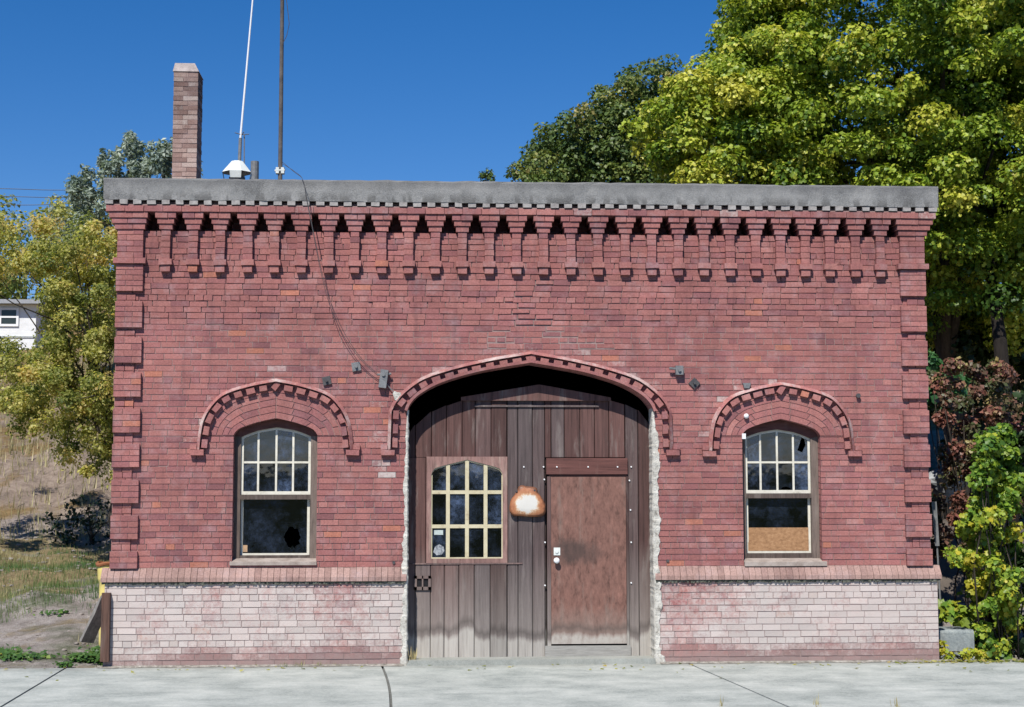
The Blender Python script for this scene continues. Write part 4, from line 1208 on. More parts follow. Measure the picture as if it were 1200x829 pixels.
mb = MB(); mb.face([(-40, YE+.1, -.022), (40, YE+.1, -.022), (40, -.05, -.022), (-40, -.05, -.022)]); tag(mb.build('sidewalk_bed', mat_mottled('joint_dirt', [(.3, (.08, .085, .08)), (.7, (.17, .175, .165))], 9, 80)), kind='structure')
mb = MB(); mb.face([(-300, -22, -.14), (300, -22, -.14), (300, YE-.001, -.14), (-300, YE-.001, -.14)]); tag(mb.build('road', ASPHALT), kind='structure')
# strip of grit and weeds debris along the wall foot
mb = MB()
for i in range(160):
    x = -W-.1+(2*W+.3)*i/160
    if door.x0-.05 < x < door.x1: continue
    w = .05+.03*math.sin(i*.5)+random.uniform(-.02, .03); w2 = .05+.03*math.sin(i*.5+.5)
    mb.mesh([(x, -.048, .022), (x+.06, -.048, .020), (x+.06, -.05-w2, .004), (x, -.05-w, .004)], [(0, 1, 2, 3)])
tag(mb.build('dirt_strip', mat_mottled('grit', [(.35, (.10, .09, .075)), (.5, (.25, .23, .2)), (.65, (.42, .40, .36))], 14, 110)), 'thin strip of grit and debris along the wall foot', 'dirt', kind='stuff')

# ------------------------------------------------------------------ foliage machinery
LEAF4 = (np.array([(0, 0, 0), (.45, -.42, .10), (1, 0, -.06), (.45, .42, .10)]), [(0, 1, 2), (0, 2, 3)])
LEAFL = (np.array([(0, 0, 0), (.10, -.42, .06), (.38, -.30, .08), (.62, -.52, .02), (.68, -.20, .06), (1.05, 0, -.10), (.68, .20, .06), (.62, .52, .02), (.38, .30, .08), (.10, .42, .06), (.4, 0, -.02)]),
         [(10, 0, 1), (10, 1, 2), (10, 2, 3), (10, 3, 4), (10, 4, 5), (10, 5, 6), (10, 6, 7), (10, 7, 8), (10, 8, 9), (10, 9, 0)])
LEAFM = (np.array([(0, 0, 0), (.22, -.48, .08), (.42, -.28, .08), (.72, -.40, .0), (1.0, 0, -.10), (.72, .40, .0), (.42, .28, .08), (.22, .48, .08), (.4, 0, -.03)]),
         [(8, 0, 1), (8, 1, 2), (8, 2, 3), (8, 3, 4), (8, 4, 5), (8, 5, 6), (8, 6, 7), (8, 7, 0)])
LEAFT = (np.array([(0, 0, 0), (.5, -.22, .06), (1, 0, -.08), (.5, .22, .06)]), [(0, 1, 2), (0, 2, 3)])
BLADE = (np.array([(0, -.035, 0), (0, .035, 0), (.55, .022, .02), (.55, -.022, .02), (1.0, 0, -.06)]), [(0, 1, 2, 3), (3, 2, 4)])


def unit(v): return v/np.maximum(1e-9, np.linalg.norm(v, axis=-1, keepdims=True))


def leaf_mesh(name, pos, nrm, size, tint, mat, parent=None, shape=LEAF4, axis=None, kindtag=None):
    T, TF = shape
    n = len(pos)
    o0 = np.array(wloc(parent)) if parent else np.zeros(3)
    nrm = unit(nrm)
    if axis is None: axis = rng.normal(size=(n, 3)) + np.array([0, 0, -.5])
    u = unit(axis - (axis*nrm).sum(1, keepdims=True)*nrm); v = np.cross(nrm, u)
    V = pos[:, None]-o0 + size[:, None, None]*(T[None, :, 0, None]*u[:, None]+T[None, :, 1, None]*v[:, None]+T[None, :, 2, None]*nrm[:, None])
    k = len(T)
    me = bpy.data.meshes.new(name)
    lv = [len(f) for f in TF]; flat = np.concatenate([np.array(f) for f in TF])
    idx = (np.arange(n)[:, None]*k+flat[None]).ravel().astype(np.int32)
    lens = np.tile(lv, n).astype(np.int32); st = np.r_[0, np.cumsum(lens)[:-1]].astype(np.int32)
    me.vertices.add(n*k); me.vertices.foreach_set('co', V.reshape(-1).astype(np.float32))
    me.loops.add(len(idx)); me.loops.foreach_set('vertex_index', idx)
    me.polygons.add(len(lens)); me.polygons.foreach_set('loop_start', st); me.polygons.foreach_set('loop_total', lens)
    a = me.attributes.new('tint', 'FLOAT_COLOR', 'POINT')
    c = np.ones((n, k, 4), np.float32); c[:, :, :3] = np.clip(tint, 0, 1)[:, None]
    a.data.foreach_set('color', c.ravel())
    me.materials.append(mat); me.update(calc_edges=True); me.validate()
    return link_mesh(name, me, parent)


def clump_leaves(clumps, per, size, up=.5, fill=.35, jitter=.5):
    """clumps: (cx, cy, cz, rx, ry, rz, tone, n factor); leaves over each clump's shell"""
    P, N, Sz, T = [], [], [], []
    for cx, cy, cz, rx, ry, rz, tone, nf in clumps:
        n = max(6, int(per*nf))
        d = unit(rng.normal(size=(n, 3)) + np.array([0, -.1, .35]))
        r = np.where(rng.random(n) < fill, rng.uniform(.2, .9, n), rng.uniform(.82, 1.08, n))
        P.append(np.array([cx, cy, cz]) + d*r[:, None]*np.array([rx, ry, rz]))
        N.append(d*.8+np.array([0, 0, up])+rng.normal(size=(n, 3))*jitter)
        Sz.append(size*rng.uniform(.45, 1.35, n))
        t = np.zeros((n, 3)); t[:, 0] = tone+rng.normal(0, .14, n); t[:, 1] = rng.normal(.5, .13, n); T.append(t)
    return np.concatenate(P), np.concatenate(N), np.concatenate(Sz), np.concatenate(T)


def fib(n):
    i = np.arange(n)+.5; ph = np.arccos(1-2*i/n); th = math.pi*(1+5**.5)*i
    return np.c_[np.cos(th)*np.sin(ph), np.sin(th)*np.sin(ph), np.cos(ph)]


def crown_clumps(c, rad, n, cr, tone=(.3, .7), lump=.16, squash=.75, seed=0, cut=None, shells=((1.0, 1.0), (.66, .8))):
    g = np.random.default_rng(seed); out = []
    ph = g.uniform(0, 6.28, 12); fr_ = g.uniform(2, 5, (6, 3))
    for sh, frac in shells:
        for d in fib(int(n*frac*sh*sh)):
            d = unit(d+g.normal(size=3)*.10)
            k = sum(math.sin(float(fr_[i]@d)*1.6+ph[i]) for i in range(6))/6
            rr = sh*(1+lump*k*1.6)*g.uniform(.90, 1.06)
            p = np.array(c)+d*rr*np.array(rad)
            if cut and cut(p): continue
            s = cr*g.uniform(.65, 1.3)
            tn = tone[0]+(tone[1]-tone[0])*(.5+.5*k+g.normal(0, .28))
            nf = s*s/cr/cr*(1 if d[1] < .35 else .35)*(1 if sh == 1 else .8)
            out.append((*p, s*1.1, s*1.1, s*squash, tn, nf))
    return out


BARK = mat_mottled('bark', [(.3, (.03, .024, .02)), (.6, (.09, .075, .06)), (.75, (.15, .13, .11))], 8, 60, .9, .9, stretch=(3, 3, .6), dist=.03)


def limbs(mb, base, top, r0, targets, r1=.03, seed=1, wander=.25):
    g = np.random.default_rng(seed)
    base, top = Vector(base), Vector(top)
    n = 7; pts = [base.lerp(top, i/n)+Vector((g.normal(0, wander*.3), g.normal(0, wander*.3), 0))*(i > 0) for i in range(n+1)]
    rr = [r0*(1-.75*i/n) for i in range(n+1)]; rr[0] *= 1.35
    mb.tube(pts, rr, 10)
    for t in targets:
        t = Vector(t); k = g.uniform(.35, .95); i = int(k*n); s = pts[i]
        mid = s.lerp(t, .5)+Vector((g.normal(0, .2), g.normal(0, .2), g.uniform(0, .5)))
        q = s.lerp(mid, .5)+Vector((0, 0, .1))
        mb.tube([s, q, mid, mid.lerp(t, .6)+Vector((g.normal(0, .1), 0, .05)), t], [rr[i]*.5, rr[i]*.36, rr[i]*.24, rr[i]*.14, r1*.3], 6)


def tree(name, label, cat, base, top, r0, clumps, per, size, leafmat, shape=LEAF4, group=None, nlimb=14, up=.5, fill=.35, seed=1, wander=.25):
    t = empty(name, base, label, cat, group)
    mb = MB(); g = np.random.default_rng(seed)
    sel = [clumps[i][:3] for i in g.choice(len(clumps), min(nlimb, len(clumps)), replace=False)]
    limbs(mb, base, top, r0, sel, seed=seed, wander=wander); mb.build('trunk', BARK, t, True)
    P, N, Sz, T = clump_leaves(clumps, per, size, up, fill)
    leaf_mesh('crown', P, N, Sz, T, leafmat, t, shape)
    return t


MAPLE = mat_leaf('maple_leaf', [(0, (.03, .075, .014)), (.3, (.085, .155, .018)), (.5, (.20, .29, .03)), (.75, (.36, .43, .05)), (1, (.52, .50, .08))])
DARKL = mat_leaf('dark_leaf', [(0, (.035, .07, .022)), (.5, (.11, .165, .045)), (.85, (.20, .235, .06)), (1, (.30, .26, .09))], .3)
YELL = mat_leaf('yellowing_leaf', [(0, (.08, .125, .035)), (.35, (.23, .27, .075)), (.65, (.44, .43, .13)), (.85, (.62, .57, .21)), (1, (.60, .45, .16))], .55)
WILL = mat_leaf('willow_leaf', [(0, (.11, .165, .15)), (.5, (.25, .31, .26)), (1, (.44, .49, .40))], .3)
VINE = mat_leaf('vine_leaf', [(0, (.04, .11, .022)), (.4, (.13, .24, .028)), (.75, (.30, .37, .035)), (1, (.50, .42, .04))], .35)
REDL = mat_leaf('red_leaf', [(0, (.07, .085, .03)), (.3, (.13, .075, .05)), (.6, (.22, .082, .062)), (.8, (.28, .14, .10)), (1, (.30, .26, .10))], .25)
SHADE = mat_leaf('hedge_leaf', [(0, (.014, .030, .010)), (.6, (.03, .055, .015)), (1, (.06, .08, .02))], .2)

# ------------------------------------------------------------------ trees
# broad maple to the right, behind the building
ty = 12.5
c = at(1092, 112, ty); base = at(1120, 560, ty)
cl = crown_clumps(tuple(c), (4.0, 3.9, 5.1), 640, .36, (.30, .95), .10, .7, seed=3, cut=lambda p: p[2] < at(1090, 402, 12.5).z+.5*math.sin(p[0]*3), shells=((1.0, 1.0), (.72, .9), (.42, .8)))
c2 = at(868, 168, ty-.3)
cl += crown_clumps(tuple(c2), (1.75, 1.7, 1.5), 140, .34, (.45, .98), .14, .7, seed=23)
c2 = at(900, 60, ty+.4)
cl += crown_clumps(tuple(c2), (.95, 1.3, 1.5), 80, .34, (.3, .85), .14, .7, seed=24)
bz = float(ground_h(base.x, ty))
tree('maple_tree', 'big leafy maple with yellow green crown overhanging the roof end', 'tree', (base.x, ty, bz-.1), (c.x+.3, ty, c.z+1.5), .30, cl, 290, .082, MAPLE, LEAFM, nlimb=22, seed=4)
# a second maple off to the right whose crown closes the frame and shades the alley
ty = 14.0; c = at(1270, 190, ty)
cl = crown_clumps(tuple(c), (4.2, 4.0, 4.4), 300, .55, (.1, .7), .13, .7, seed=8, shells=((1.0, 1.0), (.70, .9), (.4, .8)))
bz = float(ground_h(c.x+.4, ty))
tree('maple_tree', 'dark maple at the photo edge beyond the climbing vine', 'tree', (c.x+.4, ty, bz-.1), (c.x, ty, c.z+1), .28, cl, 130, .16, MAPLE, LEAFM, nlimb=14, seed=5)
# darker tree beyond the roof
ty = 24.0; c = at(757, 180, ty)
cl = crown_clumps(tuple(c), (1.75, 1.7, 2.05), 200, .32, (.15, .8), .2, .75, seed=12)
cl += crown_clumps(tuple(at(702, 210, ty)), (1.7, 1.5, 1.75), 150, .32, (.15, .75), .2, .75, seed=14)
bz = float(ground_h(c.x, ty))
tree('dark_tree', 'smaller dark green tree beyond the roof, left of the maple', 'tree', (c.x, ty, bz-.1), (c.x, ty, c.z+1.2), .22, cl, 120, .115, DARKL, LEAF4, nlimb=14, seed=6)
c2 = at(650, 214, ty+2)
cl = crown_clumps(tuple(c2), (1.05, .9, 1.0), 60, .28, (.1, .7), .2, .75, seed=13)
tree('dark_tree', 'low bushy treetop at the dark tree\'s outer flank above the coping', 'tree', (c2.x, ty+2, float(ground_h(c2.x, ty+2))-.1), (c2.x, ty+2, c2.z+.6), .14, cl, 120, .115, DARKL, LEAF4, nlimb=8, seed=7)
c3 = at(571, 214, 40)
cl = crown_clumps(tuple(c3), (.22, .22, .5), 10, .16, (.1, .5), .2, 1.2, seed=15)
tree('far_tree', 'tiny distant treetop just breaking the coping line mid roof', 'tree', (c3.x, 40, float(ground_h(c3.x, 40))-.1), (c3.x, 40, c3.z+.3), .08, cl, 50, .12, DARKL, LEAF4, nlimb=4, seed=7)
# yellowing tree at the left of the building, several loose boughs
ty = 9.5
def cl_px(items, ty, seed, n_each=1):
    g = np.random.default_rng(seed); out = []
    for px_, py_, rpx, tone, dens in items:
        for k in range(n_each):
            yy = ty+g.normal(0, .9)
            sc = (CAM['D']+yy)/CAM['F']
            a = at(px_+g.normal(0, rpx*.4), py_+g.normal(0, rpx*.4), yy); s_ = rpx*sc*g.uniform(.5, .95)
            out.append((a.x, a.y, a.z, s_, s_, s_*.85, tone+g.normal(0, .12), dens))
    return out


g = np.random.default_rng(31)
items = []
for i in range(400):
    px_ = g.uniform(-90, 150); py_ = g.uniform(248, 580)
    topl = 250+12*math.sin(px_*.11)+(18 if px_ > 70 else 0)
    if py_ < topl: continue
    if py_ > 485+75*min(1, max(0, (px_-5)/80)): continue
    if -60 < px_ < 38 and 346 < py_ < 412 and g.random() < .8: continue
    tone = .36+.45*g.random()+(.12 if py_ < 330 else -.02)
    if -70 < px_ < 46 and 330 < py_ < 424 and g.random() < .93: continue
    dens = 1.0 if py_ < 480 else .7
    items.append((px_, py_, g.uniform(16, 30), tone, dens))
cl = cl_px(items, ty, 32)
b = at(150, 600, ty+.3); topq = at(95, 300, ty)
tree('yellow_tree', 'loose yellowing tree with drooping boughs beside the building corner', 'tree', (b.x, b.y, float(ground_h(b.x, b.y))-.1), (topq.x, ty, topq.z), .085, cl, 300, .056, YELL, LEAF4, nlimb=26, up=.35, fill=.75, seed=9, wander=.3)
# grey green willow behind it
ty = 27; items = []
for i in range(210):
    px_ = g.uniform(55, 235); h_ = {0: 0}; ridge = np.interp(px_, [55, 75, 95, 120, 150, 175, 200, 235], [250, 222, 210, 186, 158, 176, 162, 190])
    py_ = ridge+abs(g.normal(0, 1))*55+4
    items.append((px_, py_, g.uniform(8, 15), .35+.4*g.random(), .8))
cl = [(a, b_, c_, rx*.75, ry*.75, rz*1.5, tn, nf) for a, b_, c_, rx, ry, rz, tn, nf in cl_px(items, ty, 33)]
bb = at(150, 400, ty)
tree('willow_tree', 'feathery grey green willow rising behind the yellowing tree and chimney', 'tree', (bb.x, ty, float(ground_h(bb.x, ty))-.1), (bb.x, ty, at(150, 200, ty).z), .12, cl, 150, .15, WILL, LEAFT, nlimb=30, up=.1, fill=.8, seed=10)
# shrubs on the hillside seen through the yellowing tree
for k, (px_, py_, yy, rr_, lab, m_, tn) in enumerate(((-40, 322, 47, 1.6, 'round olive bush on the hill above the white house', YELL, .3), (100, 350, 44, 2.2, 'dull green bush on the hill behind the yellowing tree', DARKL, .5), (30, 300, 55, 2.6, 'wide olive thicket along the hill crest', YELL, .35))):
    c = at(px_, py_, yy); gz = float(ground_h(c.x, yy))
    cl = crown_clumps((c.x, yy, gz+rr_*.8), (rr_*1.3, rr_, rr_), 60, .5, (tn-.2, tn+.25), .2, .8, seed=40+k)
    tree('hill_bush', lab, 'bush', (c.x, yy, gz-.1), (c.x, yy, gz+rr_), .12, cl, 70, .2, m_, LEAF4, nlimb=6, seed=50+k)
# dark shrub crouching under the tree
c = at(112, 600, 11.5); gz = float(ground_h(c.x, 11.5))
cl = crown_clumps((c.x, 11.5, gz+.3), (.95, .6, .5), 22, .22, (.0, .3), .2, .8, seed=61)
tree('low_shrub', 'dark twiggy shrub in shade on the bank below the yellowing tree', 'shrub', (c.x, 11.5, gz-.1), (c.x, 11.5, gz+.5), .04, cl, 60, .07, SHADE, LEAF4, nlimb=8, seed=62)

# white house on the hill
hy = 36.0
a, b = at(42, 380, hy), at(-95, 380, hy); zt, zb = at(0, 357, hy).z, at(0, 409, hy).z
Hs = empty('white_house', ((a.x+b.x)/2, hy, zb), 'small white house on the hillside half hidden by yellowing leaves', 'house')
mb = MB(); mb.box(b.x, a.x, hy, hy+4, zb-1.5, zt)
def mat_siding():
    t = NT('white_siding'); P = t.coord(); w = t.n('ShaderNodeTexWave'); w.wave_type = 'BANDS'; w.bands_direction = 'Z'; w.wave_profile = 'SAW'
    t.t.links.new(P, w.inputs[0]); w.inputs['Scale'].default_value = 1.9; w.inputs['Distortion'].default_value = 0
    c = t.mix(1.0, (.86, .87, .88), t.ramp(t.noise(P, 3, 5), [(.3, .85), (.7, 1.05)]), 'MULTIPLY')
    return t.finish(c, .7, w.outputs['Fac'], .6, .03)
mb.build('wall', mat_siding(), Hs)
mb = MB(); z0 = zt; ro = [(b.x-.3, z0), (a.x+.3, z0), (a.x+.3, z0+.14), (b.x-.3, z0+.14)]; mb.prism(ro, hy-.35, hy+4.3, back=True); mb.build('roof', mat_flat('house_roof', (.30, .31, .33), .8), Hs)
wa, wb = at(2, 370, hy), at(19.5, 370, hy); mb = MB()
z1, z0 = at(0, 363.5, hy).z, at(0, 380, hy).z
for q in ((wa.x-.08, wb.x+.08, z1, z1+.08), (wa.x-.08, wb.x+.08, z0-.08, z0), (wa.x-.08, wa.x, z0, z1), (wb.x, wb.x+.08, z0, z1), (wa.x, wb.x, (z0+z1)/2-.03, (z0+z1)/2+.03)): mb.box(q[0], q[1], hy-.05, hy-.003, q[2], q[3])
wf = mb.build('window', WHITEP, Hs)
mb = MB(); mb.box(wa.x, wb.x, hy-.025, hy-.004, z0, z1); mb.build('pane', mat_flat('house_glass', (.035, .045, .04), .08), wf)
mb = MB(); mb.box(b.x-.02, a.x+.02, hy-.03, hy-.002, at(0, 396, hy).z, at(0, 394, hy).z); mb.build('band_board', mat_flat('grey_band', (.35, .37, .38)), Hs)  # thin grey board across the house front

# power lines crossing the sky at the left
for k, (ya, yb, lab) in enumerate(((221, 224, 'topmost of three thin power lines crossing the sky above the yellowing tree'), (230, 232, 'middle one of three thin power lines crossing the sky above the yellowing tree'), (240, 237, 'lowest of three thin power lines crossing the sky above the yellowing tree'))):
    p0, p1, p2 = at(-140, ya-3, 40), at(10, ya+.5, 42), at(230, yb-4, 46)
    mb = MB(); mb.tube([tuple(v) for v in catmull([tuple(p0), tuple(p1), tuple(at(80, (ya+yb)/2+.5, 43.5)), tuple(p2)], 5)], .014, 5)
    tag(mb.build('power_line', IRONG), lab, 'power line', 'power lines over the hill')

# ------------------------------------------------------------------ left yard: post, plank, drum, grass, weeds
yp = -.02
mb = MB(); a, b = at(120.5, 730, yp).x, at(130.3, 730, yp).x; 
z0, z1 = -.02, at(125, 694.5, yp).z
mb.box(a, b, PY-.075, PY-.008, z0+.09, z1, (.5, .5, 0), jit=.003)
tag(mb.build('wooden_post', mat_wood('post_wood', [(0, (.085, .045, .033)), (1, (.12, .065, .048))], (40, 40, 3), grey=(.2, .16, .14))), 'short upright brown timber post nailed against the plinth corner', 'post')
# leaning plank
p0, p1 = ground_pt(99, 755, .0), None
mb = MB(); A_ = at(101, 752, .45); B_ = at(126, 700, .25)
ax = (B_-A_).normalized(); sd = Vector((.80, .25, .38)); sd = (sd-ax*sd.dot(ax)).normalized(); nn = ax.cross(sd)
L_ = (B_-A_).length; wv = .15
V = []
for t_ in (0, .33, .66, 1):
    for q0, q1 in ((-.5, -1), (.5, -1), (.5, 1), (-.5, 1)):
        p = A_+ax*(L_*t_)+sd*(q0*wv+random.uniform(-.008, .008))+nn*(q1*.022); V.append(tuple(p))
F = [(0, 3, 2, 1), (12, 13, 14, 15)]+[(k*4+i, k*4+(i+1) % 4, (k+1)*4+(i+1) % 4, (k+1)*4+i) for k in range(3) for i in range(4)]
mb.mesh(V, F, (.5, .5, 0))
tag(mb.build('leaning_plank', mat_wood('weathered_plank', [(0, (.19, .175, .16)), (1, (.27, .255, .235))], (30, 30, 8), grey=(.42, .41, .39))), 'weathered grey plank leaning against the brown post', 'plank')
# yellow drum behind the corner
yd = 1.9; c = at(124.5, 680, yd); rad = at(124.5, 680, yd).x-at(112, 680, yd).x
D_ = empty('yellow_drum', (c.x+.02, yd, float(ground_h(c.x, yd))), 'dented yellow drum with rusty rim peeping from behind the plinth corner', 'drum')
zt, zm_, zb = at(120, 661, yd).z, at(120, 680, yd).z, float(ground_h(c.x, yd))-.05
mb = MB(); prof = [(zb, .72), (zb+.12, .74), (zm_-.12, .80), (zm_-.03, .80), (zm_, .93), (zm_+.02, .97), (zt-.02, 1.0), (zt, 1.0)]
n = 24; V = []
for z, k in prof:
    for i in range(n): w = 2*math.pi*i/n; r_ = rad*k*(1+.015*math.sin(3*w+z*9)); V.append((c.x+.02+r_*math.cos(w), yd+r_*math.sin(w), z))
F = [(j*n+i, j*n+(i+1) % n, (j+1)*n+(i+1) % n, (j+1)*n+i) for j in range(len(prof)-1) for i in range(n)]+[tuple(range(n-1, -1, -1))]
mb.mesh(V, F); mb.build('body', mat_mottled('yellow_paint', [(.28, (.40, .26, .06)), (.38, (.66, .54, .17)), (.7, (.74, .63, .24))], 7, 50, .5, .2), D_, True)
mb = MB(); ringp = [(c.x+.02+rad*1.02*math.cos(2*math.pi*i/20), yd+rad*1.02*math.sin(2*math.pi*i/20), zt+.012*math.sin(i*.9)) for i in range(21)]
mb.tube(ringp, .022, 6); mb.build('rim', mat_mottled('rust', [(.3, (.12, .045, .02)), (.6, (.28, .11, .05))], 12, 60), D_)

# grass: blades over the yard, denser in patches
def grass_patch(n, xr, yr, hmin, hmax, f):
    x = rng.uniform(*xr, n); y = rng.uniform(*yr, n)
    k = np.array([f(a, b) for a, b in zip(x, y)])
    keep = rng.random(n) < k; x, y = x[keep], y[keep]
    P = np.c_[x, y, ground_h(x, y)-.01]; m = len(x)
    az = rng.uniform(0, 6.28, m); ax_ = np.c_[np.cos(az)*.45, np.sin(az)*.45, np.ones(m)]; N = np.c_[np.cos(az), np.sin(az), -.3+np.zeros(m)]
    return P, N, rng.uniform(hmin, hmax, m), ax_


def patch_noise(a, b): return .5+.25*math.sin(a*1.9+b*.8)+.25*math.sin(a*.9-b*1.7+2)+.2*math.sin(3.7*a+2.1*b)
Ps = []
def dens(a, b):
    edge = 3.0+.8*math.sin(a*1.1)+(a+7)*.6
    e = .95 if b > edge else .0
    if b <= edge:
        e = .5*max(0, patch_noise(a*1.6, b*2)-.72)*3
    if b > 8.8: e *= max(0, 1-(b-8.8)/3)*.5
    return min(1, e*(.45+.7*patch_noise(a, b)))
Ps.append(grass_patch(90000, (-11.5, -4.75), (.3, 12.5), .05, .13, dens))
P, N, Sz, ax_ = [np.concatenate(q) for q in zip(*Ps)]
T = np.zeros((len(P), 3)); pn = np.array([patch_noise(a*.8+3, b*.9) for a, b in P[:, :2]])
T[:, 0] = np.clip(.02-pn*.75+.056*(P[:, 1])+rng.normal(0, .14, len(P))+.28, 0, 1); T[:, 1] = rng.normal(.5, .12, len(P))
GRASS = mat_leaf('grass_blade', [(0, (.07, .15, .045)), (.35, (.16, .22, .075)), (.6, (.38, .34, .17)), (1, (.56, .47, .28))], .3)
hp = grass_patch(60000, (-24, -4.6), (11.5, 34), .12, .38, lambda a, b: .25+.9*max(0, patch_noise(a*.6+1, b*.5)-.35))
hT = np.zeros((len(hp[0]), 3)); hT[:, 0] = rng.normal(.72, .14, len(hT)); hT[:, 1] = rng.normal(.42, .14, len(hT))
P, N, Sz, ax_ = [np.concatenate(q) for q in zip((P, N, Sz, ax_), hp)]; T = np.concatenate([T, hT])
o = leaf_mesh('grass', P, N, Sz, T, GRASS, None, BLADE, ax_); tag(o, 'patchy green and straw coloured grass in the yard', 'grass', kind='stuff')


def weed_patch(spots, size, tone):
    P, N, Sz, T = [], [], [], []
    for (px_, py_, rx, ry, n, hh) in spots:
        c = ground_pt(px_, py_, .0); sc = rx*(CAM['D'])/CAM['F']
        d = rng.normal(size=(n, 2))*.5
        x = c.x+d[:, 0]*sc; y = c.y+.25+d[:, 1]*ry
        z = np.maximum(ground_h(x, y), -.02)+rng.uniform(.01, hh, n)
        P.append(np.c_[x, y, z]); N.append(np.c_[rng.normal(0, .5, n), rng.normal(-.4, .4, n), np.ones(n)]); Sz.append(size*rng.uniform(.5, 1.3, n))
        t = np.zeros((n, 3)); t[:, 0] = tone+rng.normal(0, .15, n); t[:, 1] = rng.normal(.5, .15, n); T.append(t)
    return [np.concatenate(q) for q in (P, N, Sz, T)]


WEED = mat_leaf('weed_leaf', [(0, (.03, .085, .022)), (.5, (.07, .15, .035)), (.8, (.16, .22, .05)), (1, (.42, .36, .06))], .3)
sp = [(14, 776, 30, .18, 230, .06), (-25, 772, 40, .2, 160, .06), (96, 776, 22, .10, 240, .08), (110, 772, 14, .12, 200, .12), (70, 782, 12, .05, 40, .04), (60, 752, 18, .12, 40, .04), (115, 780, 8, .06, 80, .08)]
q = weed_patch(sp, .062, .42)
q[0][:, 1] = np.maximum(q[0][:, 1], .02)
o = leaf_mesh('weeds', *q, WEED, None, LEAF4); tag(o, 'low bright green weeds along the yard edge of the sidewalk', 'weeds', kind='stuff')
# dry tufts and sprouts at the wall foot and in the sidewalk cracks
P, N, Sz, A2, T = [], [], [], [], []
for px_, n, h_, tn in ((480, 40, .20, .95), (486, 16, .12, .9), (335, 14, .06, .4), (352, 26, .07, .5), (374, 20, .07, .5), (395, 14, .05, .6), (410, 8, .04, .7), (905, 6, .05, .6), (1062, 12, .05, .9), (1078, 16, .06, .8)):
    c = at(px_, 778, -.07)
    for k in range(n):
        az = random.uniform(0, 6.28)
        P.append((c.x+random.gauss(0, .035), -.06-abs(random.gauss(0, .03)) if px_ not in (480, 486) else random.uniform(-.03, .1), .0)); A2.append((math.cos(az)*.5, math.sin(az)*.5, 1)); N.append((math.cos(az), math.sin(az), -.3)); Sz.append(h_*random.uniform(.5, 1.2)); T.append((tn+random.gauss(0, .12), .5, 0))
for px_, py_ in ((845, 822), (956, 820), (958, 826), (1050, 822), (1053, 828)):
    c = ground_pt(px_, py_+6)
    for k in range(7): P.append((c.x+random.gauss(0, .015), c.y, 0)); az = random.uniform(0, 6.28); A2.append((math.cos(az)*.4, math.sin(az)*.4, 1)); N.append((math.cos(az), math.sin(az), -.3)); Sz.append(random.uniform(.05, .12)); T.append((.75, .4, 0))
o = leaf_mesh('dry_tufts', np.array(P), np.array(N), np.array(Sz), np.array(T), GRASS, None, BLADE, np.array(A2)); tag(o, 'small dry grass tufts at the wall foot and in sidewalk cracks', 'grass', kind='stuff')

# pebbles on the dirt
mb = MB()
for i in range(700):
    x, y = random.uniform(-9, -4.7), random.uniform(.1, 13)
    z = float(ground_h(x, y)); r_ = random.uniform(.012, .045)*(1+.04*y)
    r_ *= .8; V = []; ph = random.uniform(0, 6)
    for lv, (rr_, hh_) in enumerate(((1, -.1), (.95, .25), (.55, .5))):
        for k in range(6): w_ = ph+k*1.047; q_ = rr_*random.uniform(.8, 1.15); V.append((x+r_*math.cos(w_)*q_, y+r_*math.sin(w_)*q_, z+r_*hh_*random.uniform(.85, 1.15)))
    mb.mesh(V, [(l_*6+k, l_*6+(k+1) % 6, l_*6+6+(k+1) % 6, l_*6+6+k) for l_ in (0, 1) for k in range(6)]+[tuple(range(12, 18))], (.5, .5, 0))
tag(mb.build('gravel', mat_mottled('pebble', [(.3, (.14, .12, .105)), (.7, (.33, .30, .275))], 6, 40)), 'scattered grey pebbles on the bare dirt of the yard', 'gravel', kind='stuff')

# ------------------------------------------------------------------ right side plants
def px_clumps(items, seed):
    g = np.random.default_rng(seed); out = []
    for px_, py_, yy, rpx, tone, dens in items:
        sc = (CAM['D']+yy)/CAM['F']; a = at(px_, py_, yy); s_ = rpx*sc
        out.append((a.x, a.y, a.z, s_, s_*.9, s_*.85, tone, dens))
    return out


def bush(name, label, cat, items, per, size, mat, shape, seed, up=.4, fill=.4, stems=(), group=None):
    cl = px_clumps(items, seed); x = np.mean([c[0] for c in cl]); y = np.mean([c[1] for c in cl]); z = float(ground_h(x, y))
    t = empty(name, (x, y, z), label, cat, group); mb = MB(); g = np.random.default_rng(seed)
    for c in cl[::3]:
        b = Vector((x+g.normal(0, .12), y+g.normal(0, .12), z-.05)); e = Vector(c[:3])
        mb.tube([b, b.lerp(e, .4)+Vector((g.normal(0, .08), g.normal(0, .08), .1)), b.lerp(e, .75), e], [.012, .010, .008, .004], 5)
    mb.build('stems', BARK, t, True)
    P, N, Sz, T = clump_leaves(cl, per, size, up, fill)
    N[:, 1] -= .35
    leaf_mesh('foliage', P, N, Sz, T, mat, t, shape); return t


g = np.random.default_rng(77)
